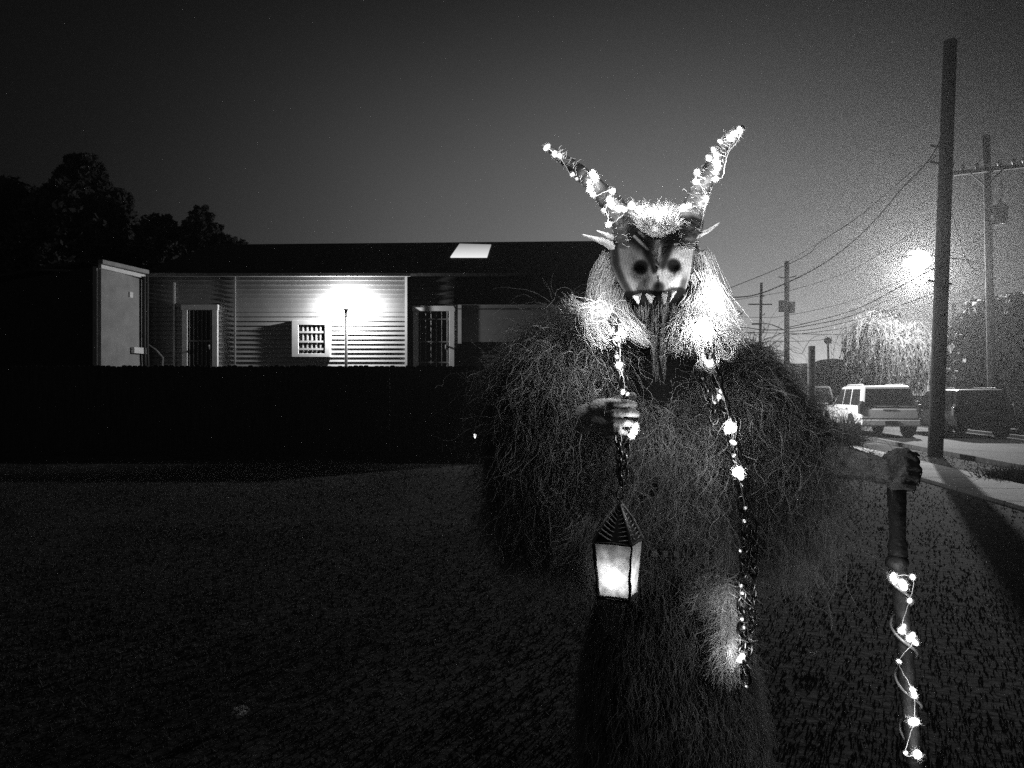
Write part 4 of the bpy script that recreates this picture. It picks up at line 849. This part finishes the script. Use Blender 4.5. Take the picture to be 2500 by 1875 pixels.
parts = [follow(A[:3], 620, .009, .010, .0008, .013, seed=21), follow(A[3:], 260, .010, .009, .0008, .006, seed=22), follow(B, 800, .009, .017, .00085, .013, seed=23),
         follow(Cc, 45, .008, .012, .0008, .010, seed=24), follow(LP_, 14, .004, .004, .0009, .004, seed=25)]
V, Fq = merge(parts); mk('beard', V, Fq, M['hair'], person, True)
V, Fq = follow([[(1575,752,1.80),(1575,800,1.785),(1590,850,1.785)],[(1600,750,1.80),(1600,810,1.78),(1605,870,1.78)],[(1625,755,1.80),(1622,810,1.78),(1620,870,1.78)],[(1560,765,1.81),(1556,800,1.79),(1570,830,1.78)],[(1645,760,1.81),(1640,800,1.79),(1640,835,1.78)]], 110, .009, .006, .0008, .006, seed=26, lenvar=.6)
V2, F2 = follow([[(1605,770,1.775),(1598,850,1.77),(1604,945,1.77)],[(1622,752,1.775),(1618,850,1.765),(1624,945,1.765)],[(1590,790,1.775),(1602,870,1.77),(1600,920,1.77)]], 26, .003, .003, .0009, .005, seed=27, lenvar=.5)
V, Fq = merge([(V,Fq),(V2,F2)]); mk('goatee', V, Fq, M['hair_grey'], person, True)
# ------------------------------------------------------------------ string lights
def crom(P0, n=7):
    Q = []; m = len(P0)
    for i in range(m-1):
        a, b, c, e = P0[max(i-1,0)], P0[i], P0[i+1], P0[min(i+2,m-1)]
        for k in range(n):
            t = k/n; Q.append(.5*((2*b)+(c-a)*t+(2*a-5*b+4*c-e)*t*t+(3*b-a-3*c+e)*t**3)+Vector((random.uniform(-1,1),0,random.uniform(-1,1)))*.0012)
    return Q+[P0[-1]]
BM = None
def bulbs(name, pts, label, wirepts=None, em='led', lit=()):
    global BM
    c = W(pts[0][0], pts[0][1], pts[0][2]); t = thing(name, c, label, 'string lights', 'battery fairy lights worn by the figure')
    if wirepts: mb = MB(); mb.tube(crom([W(*p) for p in wirepts]), .0007, 5); mb.build('wire', M['cable'], t, True)
    for px, py, d, r in pts:
        key = 'led2' if r > 11 else 'led'
        mb = MB(); mb.ball((0,0,0), 1, 10, 6)
        me_name = 'bulb_' + key
        if me_name not in bpy.data.meshes:
            me = bpy.data.meshes.new(me_name); me.from_pydata([tuple(v) for v in mb.v], [], mb.f); me.materials.append(M[key]); me.polygons.foreach_set('use_smooth', [True]*len(me.polygons))
        o = bpy.data.objects.new('bulb', bpy.data.meshes[me_name]); C.objects.link(o); o.parent = t; o.location = W(px,py,d)-c; rr = r*d/F; o.scale = (rr*random.uniform(.6,.85), rr*random.uniform(.6,.85), rr*random.uniform(.95,1.3)); o.rotation_euler = (random.uniform(-.6,.6), random.uniform(-1.2,1.2), 0); ORG[o.name] = c
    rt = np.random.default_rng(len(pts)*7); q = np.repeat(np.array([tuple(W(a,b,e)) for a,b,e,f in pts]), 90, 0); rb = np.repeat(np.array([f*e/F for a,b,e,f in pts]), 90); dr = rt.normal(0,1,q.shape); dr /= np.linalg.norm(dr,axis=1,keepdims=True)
    V_, F_ = strand_mesh(q+dr*rb[:,None]*.7, dr+rt.normal(0,.5,q.shape), rb*rt.uniform(.3,1.0,len(q))**1.0*1.2, 4, np.full(len(q), .00025), .002, 1.2, 0, .8, rt, .4); mk('glow_fibres', V_, F_, M['hornwrap'], t, True)  # white fibres added round each bulb to give a soft bloom
    for px, py, d, pw in lit: lamp_light('bulb_and_fill_light', W(px,py,d), pw*LED, t, .012)
    return t
LED = 1.0
hornl = [(1335,360,1.855,8),(1354,376,1.845,7),(1366,381,1.84,7),(1397,426,1.835,5),(1408,436,1.835,3),(1447,425,1.82,9),(1455,434,1.82,7),(1438,445,1.82,6),(1441,462,1.82,8),(1449,476,1.82,6),(1495,466,1.80,7),(1488,488,1.80,8),(1493,502,1.80,7),(1510,510,1.79,9),(1474,514,1.81,5),(1487,548,1.79,7),(1541,502,1.80,9),(1525,512,1.79,8)]
wl = [(1335,360,1.85),(1366,384,1.835),(1397,428,1.835),(1425,415,1.83),(1449,440,1.81),(1440,465,1.82),(1450,480,1.815),(1493,466,1.80),(1478,512,1.80),(1486,530,1.79),(1487,548,1.785),(1515,530,1.785),(1541,500,1.80)]
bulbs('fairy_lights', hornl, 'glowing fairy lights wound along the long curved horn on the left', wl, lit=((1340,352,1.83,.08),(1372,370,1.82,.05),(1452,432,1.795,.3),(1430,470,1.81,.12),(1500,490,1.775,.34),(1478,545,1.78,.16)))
hornr = [(1805,318,1.855,8),(1790,328,1.845,9),(1783,338,1.84,9),(1758,346,1.84,6),(1742,367,1.83,7),(1748,380,1.83,9),(1730,386,1.83,7),(1748,396,1.825,9),(1751,410,1.82,8),(1746,422,1.82,7),(1747,437,1.82,7),(1702,421,1.82,7),(1700,444,1.82,8),(1722,486,1.81,8),(1681,504,1.80,8),(1668,510,1.80,8),(1654,545,1.78,5)]
wr = [(1816,314,1.855),(1800,345,1.84),(1775,380,1.83),(1765,430,1.82),(1740,440,1.82),(1700,430,1.81),(1715,460,1.80),(1724,486,1.80),(1716,530,1.79),(1710,560,1.79)]
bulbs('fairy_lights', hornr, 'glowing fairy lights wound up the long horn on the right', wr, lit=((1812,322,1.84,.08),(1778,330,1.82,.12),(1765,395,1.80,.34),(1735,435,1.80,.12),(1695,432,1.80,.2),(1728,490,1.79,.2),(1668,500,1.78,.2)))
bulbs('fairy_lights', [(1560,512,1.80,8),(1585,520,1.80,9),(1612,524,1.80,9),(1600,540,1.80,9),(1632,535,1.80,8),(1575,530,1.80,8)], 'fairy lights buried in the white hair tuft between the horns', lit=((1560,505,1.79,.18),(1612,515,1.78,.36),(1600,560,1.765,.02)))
bulbs('fairy_lights', [(1508,822,1.755,11),(1513,808,1.76,7),(1506,871,1.72,4),(1512,891,1.715,9),(1521,957,1.70,6),(1532,962,1.70,4)], 'fairy lights tangled in the beard and chain on the left chest', [(1508,822,1.75),(1515,860,1.72),(1512,890,1.71),(1525,935,1.70),(1521,957,1.695)], lit=((1506,812,1.72,.7),(1470,735,1.77,.28),(1512,895,1.69,.2)))  # left beard light is an added fill, no bulb hangs there
bulbs('fairy_lights', [(1715,806,1.75,13),(1698,815,1.755,9),(1733,888,1.735,10),(1760,955,1.75,5),(1756,968,1.75,5),(1742,985,1.76,4)], 'fairy lights glowing under the right side of the beard and upper chain', [(1715,806,1.75),(1740,850,1.73),(1733,888,1.73),(1765,960,1.745)], lit=((1718,800,1.735,1.0),(1748,705,1.775,1.0),(1733,884,1.735,.14),(1752,975,1.75,.09)))  # fill light added beside the right beard to whiten it, without a bulb
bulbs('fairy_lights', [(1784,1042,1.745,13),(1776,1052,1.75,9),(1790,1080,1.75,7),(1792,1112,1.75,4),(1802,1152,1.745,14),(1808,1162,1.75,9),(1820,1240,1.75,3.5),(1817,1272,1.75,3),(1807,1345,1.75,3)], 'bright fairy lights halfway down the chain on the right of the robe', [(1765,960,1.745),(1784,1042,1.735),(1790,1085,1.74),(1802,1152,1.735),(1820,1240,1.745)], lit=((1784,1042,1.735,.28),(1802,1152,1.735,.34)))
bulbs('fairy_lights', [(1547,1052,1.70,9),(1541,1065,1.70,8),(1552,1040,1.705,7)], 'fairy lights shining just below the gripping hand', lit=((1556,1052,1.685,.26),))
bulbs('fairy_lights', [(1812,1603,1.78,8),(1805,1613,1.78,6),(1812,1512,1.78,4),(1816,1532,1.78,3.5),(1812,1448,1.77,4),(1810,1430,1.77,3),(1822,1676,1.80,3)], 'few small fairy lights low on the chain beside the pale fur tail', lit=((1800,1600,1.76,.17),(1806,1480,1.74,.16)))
# ------------------------------------------------------------------ chains
def chain(path, label, lk=.030, r=.0028, w_=.009):
    pts = [W(*p) for p in path]; cum = [0]
    for a, b in zip(pts, pts[1:]): cum.append(cum[-1]+(b-a).length)
    t = None; mb = MB(); s = 0; i = 0
    while s < cum[-1]-lk:
        def at_(x):
            for k in range(len(cum)-1):
                if x <= cum[k+1]: return pts[k].lerp(pts[k+1], (x-cum[k])/(cum[k+1]-cum[k]))
            return pts[-1]
        c = at_(s+lk/2); ax = (at_(s+lk)-at_(s)).normalized(); side = ax.cross(Vector((0,1,0))).normalized(); oth = ax.cross(side)
        if i % 2: side = (side*.35+oth*.94).normalized()
        loop = []; 
        for k in range(12):
            a = 2*math.pi*k/12; loop.append(c+side*w_*math.cos(a)+ax*(lk*.62)*math.sin(a)*(1 if abs(math.sin(a))<.9 else .97))
        loop.append(loop[0]); loop.append(loop[1]); mb.tube(loop, r*1.3, 6, cap=False); s += lk*.88; i += 1
    return tag(mb.build('chain', M['chain'], None, True), label, 'chain', 'black chains hung on the costume')
chain([(1495,770,1.78),(1506,830,1.745),(1512,890,1.725),(1526,945,1.715),(1530,1000,1.725),(1534,1060,1.715),(1526,1110,1.70),(1521,1165,1.68),(1518,1190,1.67)], 'black chain running from the beard through the gripping hand down to the lantern')
chain([(1508,1060,1.71),(1512,1100,1.70),(1514,1155,1.68),(1518,1190,1.672)], 'short second chain strand just left of the lantern chain below the hand', .022, .0022, .007)
chain([(1725,850,1.76),(1748,920,1.75),(1765,980,1.755),(1782,1040,1.76),(1795,1100,1.76),(1803,1150,1.76),(1814,1230,1.76),(1822,1300,1.765),(1816,1400,1.77),(1812,1500,1.785),(1815,1600,1.79),(1826,1690,1.81)], 'long black chain draped down the right side of the robe past the fur tail', .034, .003, .011)
chain([(1700,900,1.76),(1722,950,1.76),(1740,1000,1.765),(1745,1045,1.77)], 'short black chain beside the bright upper right strand of the robe', .030, .0028, .010)
chain([(1838,1270,1.775),(1842,1350,1.775),(1838,1430,1.78),(1836,1520,1.79),(1830,1600,1.79)], 'second hanging black chain strand, outermost on the lower right of the robe', .030, .0026, .009)
# ------------------------------------------------------------------ lantern
DL = 1.66; lc = W(1510, 1440, DL); lan = thing('lantern', lc, 'glowing parchment lantern with twig frame and ribbed pointed roof, hanging from the chain', 'lantern')
kk = DL/F
def corner(i, rad): 
    x, y = [(-62,-21),(21,-62),(62,21),(-21,62)][i]; return Vector((x*kk*rad, y*kk*rad, 0))
ztop_, zbot_ = W(0,1322,DL).z, W(0,1448,DL).z; cx_ = W(1510,0,DL).x
def LC(i, f, z, dx=0): return Vector((cx_+dx, DL, z))+corner(i, f)
pm = bpy.data.materials.new('parchment'); pm.use_nodes = True; pn = pm.node_tree.nodes; pl_ = pm.node_tree.links; pn.clear()
df = pn.new('ShaderNodeBsdfDiffuse'); ts = pn.new('ShaderNodeBsdfTranslucent'); mx = pn.new('ShaderNodeMixShader'); po = pn.new('ShaderNodeOutputMaterial'); pnz = pn.new('ShaderNodeTexNoise'); ptc = pn.new('ShaderNodeTexCoord')
pnz.inputs['Scale'].default_value = 45; pnz.inputs['Detail'].default_value = 5; pr = pn.new('ShaderNodeMapRange'); pr.inputs['From Min'].default_value = .35; pr.inputs['From Max'].default_value = .65; pr.inputs['To Min'].default_value = .35; pr.inputs['To Max'].default_value = .85
pl_.new(ptc.outputs['Object'], pnz.inputs['Vector']); pl_.new(pnz.outputs['Fac'], pr.inputs['Value']); pl_.new(pr.outputs[0], ts.inputs['Color']); df.inputs['Color'].default_value = (.5,.5,.5,1); mx.inputs[0].default_value = .7
pl_.new(df.outputs[0], mx.inputs[1]); pl_.new(ts.outputs[0], mx.inputs[2]); pl_.new(mx.outputs[0], po.inputs[0]); M['parchment'] = pm
for i in range(4):
    a, b = i, (i+1) % 4; g = .965; mb = MB(); rgp = random.Random(i)
    P0 = [LC(a,.80*g,zbot_), LC(b,.80*g,zbot_)]; top = [LC(b,g,ztop_), LC(a,g,ztop_)]
    rows = 6; colsn = 6; vs = []
    for r_ in range(rows+1):
        l_ = P0[0].lerp(top[1], r_/rows); rr_ = P0[1].lerp(top[0], r_/rows)
        for c_ in range(colsn+1):
            q = l_.lerp(rr_, c_/colsn); q += Vector((rgp.uniform(-1,1), rgp.uniform(-1,1), 0))*.001
            if r_ == rows: q.z += rgp.uniform(-.006,.002)
            vs.append(q)
    mb.add(vs, [(r_*(colsn+1)+c_, r_*(colsn+1)+c_+1, (r_+1)*(colsn+1)+c_+1, (r_+1)*(colsn+1)+c_) for r_ in range(rows) for c_ in range(colsn)])
    mb.build('panel', pm, lan, True)
for i in range(4):
    mb = MB(); n = 10; rgp = random.Random(10+i); pts = [LC(i,1.03,ztop_+.006).lerp(LC(i,.84,zbot_-.012), k/n)+Vector((rgp.uniform(-1,1)*.0014,rgp.uniform(-1,1)*.0014,0)) for k in range(n+1)]
    mb.tube(pts, [.0031*rgp.uniform(.6,1.4) for _ in pts], 7); mb.build('twig_post', M['twig'], lan, True)
    j = (i+1) % 4
    for f, z in ((.82,zbot_-.004),(1.02,ztop_+.001)):
        mb = MB(); mb.tube([LC(i,f,z), LC(i,f,z).lerp(LC(j,f,z),.5)+Vector((0,0,.002)), LC(j,f,z)], .0024, 6); mb.build('twig_rail', M['twig'], lan, True)
apex = W(1514,1224,DL)
for i in range(4):
    j = (i+1) % 4; mb = MB(); e0, e1 = LC(i,1.02,ztop_+.004), LC(j,1.02,ztop_+.004)
    mb.tube([e1, e1.lerp(apex,.5)+Vector((0,0,.006)), apex], [.004,.0032,.002], 6)
    for k in range(1, 10):
        t = k/10; a_ = e1.lerp(apex, t); b_ = e0.lerp(apex, min(1, t+.0)).lerp(a_, .08); mid = a_.lerp(b_,.5)+Vector((0,0,-.007)); mb.tube([a_, a_.lerp(mid,.55), mid, mid.lerp(b_,.5)+Vector((0,0,.003)), b_+Vector((0,0,.010))], .0016, 5)
    mb.build('roof_rib', M['rib'], lan, True)
    mb = MB(); mb.add([e0*.998+Vector((0,0,0))*0, e1, apex], [(0,1,2)]) if False else mb.add([e0+Vector((0,0,-.002)), e1+Vector((0,0,-.002)), apex+Vector((0,0,-.004)), e0+Vector((0,.0,-.004)), e1+Vector((0,0,-.004)), apex+Vector((0,0,-.006))], [(0,1,2),(5,4,3),(0,3,4,1),(1,4,5,2),(2,5,3,0)]); mb.build('roof_panel', M['moss_dark'], lan)
mb = MB(); mb.add([LC(i,.8,zbot_-.006) for i in range(4)]+[LC(i,.8,zbot_-.010) for i in range(4)], [(0,1,2,3),(7,6,5,4)]+[(i,i+4,(i+1)%4+4,(i+1)%4) for i in range(4)]); mb.build('base', M['twig'], lan)
mb = MB(); c = Vector((cx_-.004,DL-.008,zbot_+.020)); mb.ball(c, .0125, sc=(1,1,1.3)); mb.build('candle_flame', emis('candle', 4), lan, True); lamp_light('candle_light', c+Vector((0,0,.024)), .15, lan, .008)
mb = MB(); mb.tube([Vector((cx_-.004,DL-.008,zbot_-.005)), Vector((cx_-.004,DL-.008,zbot_+.006))], .014, 12); mb.build('candle', M['hair'], lan, True)
mb = MB(); loop = [apex+Vector((.008*math.cos(a),0,.016+.014*math.sin(a))) for a in [2*math.pi*k/14 for k in range(15)]]; mb.tube(loop, .0018, 6); mb.tube([apex+Vector((0,0,.03)), W(1518,1190,1.665)], .0022, 6); mb.build('hanging_ring', M['chain'], lan, True)
# ------------------------------------------------------------------ staff
st = thing('staff', G(2245,2000) if False else Vector((W(2250,0,1.72).x,1.72,0)), 'dark gnarled walking staff gripped by the clawed glove, wound with a clear light tube', 'staff')
path = [(2188,1100,1.785),(2189,1200,1.785),(2191,1290,1.78),(2192,1370,1.775),(2196,1430,1.77),(2204,1520,1.765),(2214,1640,1.76),(2226,1780,1.75),(2238,1900,1.745),(2262,2260,1.72)]
base_ = Vector((W(2285,0,1.70).x,1.70,0.0)); pts = [W(*p) for p in path]+[base_]
Q = []; Rr = []; rs = random.Random(4)
for a, b in zip(pts, pts[1:]):
    for k in range(6): Q.append(a.lerp(b,k/6)); Rr.append(.0175*rs.uniform(.9,1.12))
for i in range(0, 24): Rr[i] *= 1.12
mb = MB(); mb.tube(Q, Rr, 14); mb.build('shaft', M['staff'], st, True)
kn = MB(); kn.ball(W(2190,1372,1.772), .026, 16, 10, (1,1,.8)); kn.build('knot', M['staff'], st, True)
hl = []; n = 90
for k in range(n+1):
    t = k/n; y = 1395+t*560; x = np.interp(y, [1370,1430,1520,1640,1780,1900,2000], [2192,2196,2204,2214,2226,2238,2246]); a = t*6.28*4.4+2.4
    hl.append(W(x+27*math.cos(a)*(1-.1*t), y, 1.765)+Vector((0,.026*math.sin(a),0)))
mb = MB(); mb.tube(hl, .0032, 8); mb.build('light_tube', M['rope'], st, True)
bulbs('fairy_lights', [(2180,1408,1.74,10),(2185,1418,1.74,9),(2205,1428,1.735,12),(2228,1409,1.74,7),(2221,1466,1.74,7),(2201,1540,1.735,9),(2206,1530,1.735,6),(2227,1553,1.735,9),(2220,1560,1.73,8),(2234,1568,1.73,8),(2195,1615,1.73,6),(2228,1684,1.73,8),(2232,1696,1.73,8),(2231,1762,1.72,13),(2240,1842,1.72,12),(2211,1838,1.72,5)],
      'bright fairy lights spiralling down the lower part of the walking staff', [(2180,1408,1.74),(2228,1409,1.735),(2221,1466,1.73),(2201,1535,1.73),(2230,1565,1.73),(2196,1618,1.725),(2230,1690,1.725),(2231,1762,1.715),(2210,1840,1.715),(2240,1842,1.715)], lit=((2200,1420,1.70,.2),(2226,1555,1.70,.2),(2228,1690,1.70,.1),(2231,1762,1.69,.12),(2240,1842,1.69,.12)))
#FIGEND
# ================================================================== HAZE
mb = MB(); mb.box((-140,-8,-1),(140,200,40)); hz = mb.build('haze', M['black']); hz.data.materials.clear()
hm = bpy.data.materials.new('night_haze'); hm.use_nodes = True; hn = hm.node_tree.nodes; hn.clear()
pv = hn.new('ShaderNodeVolumePrincipled'); pv.inputs['Color'].default_value = (.9,.9,.9,1); pv.inputs['Density'].default_value = .0014; pv.inputs['Anisotropy'].default_value = .78
ho = hn.new('ShaderNodeOutputMaterial'); hm.node_tree.links.new(pv.outputs[0], ho.inputs['Volume']); hz.data.materials.append(hm); hz['kind'] = 'stuff'
tag(hz, 'thin night haze glowing round the lamps', 'haze')
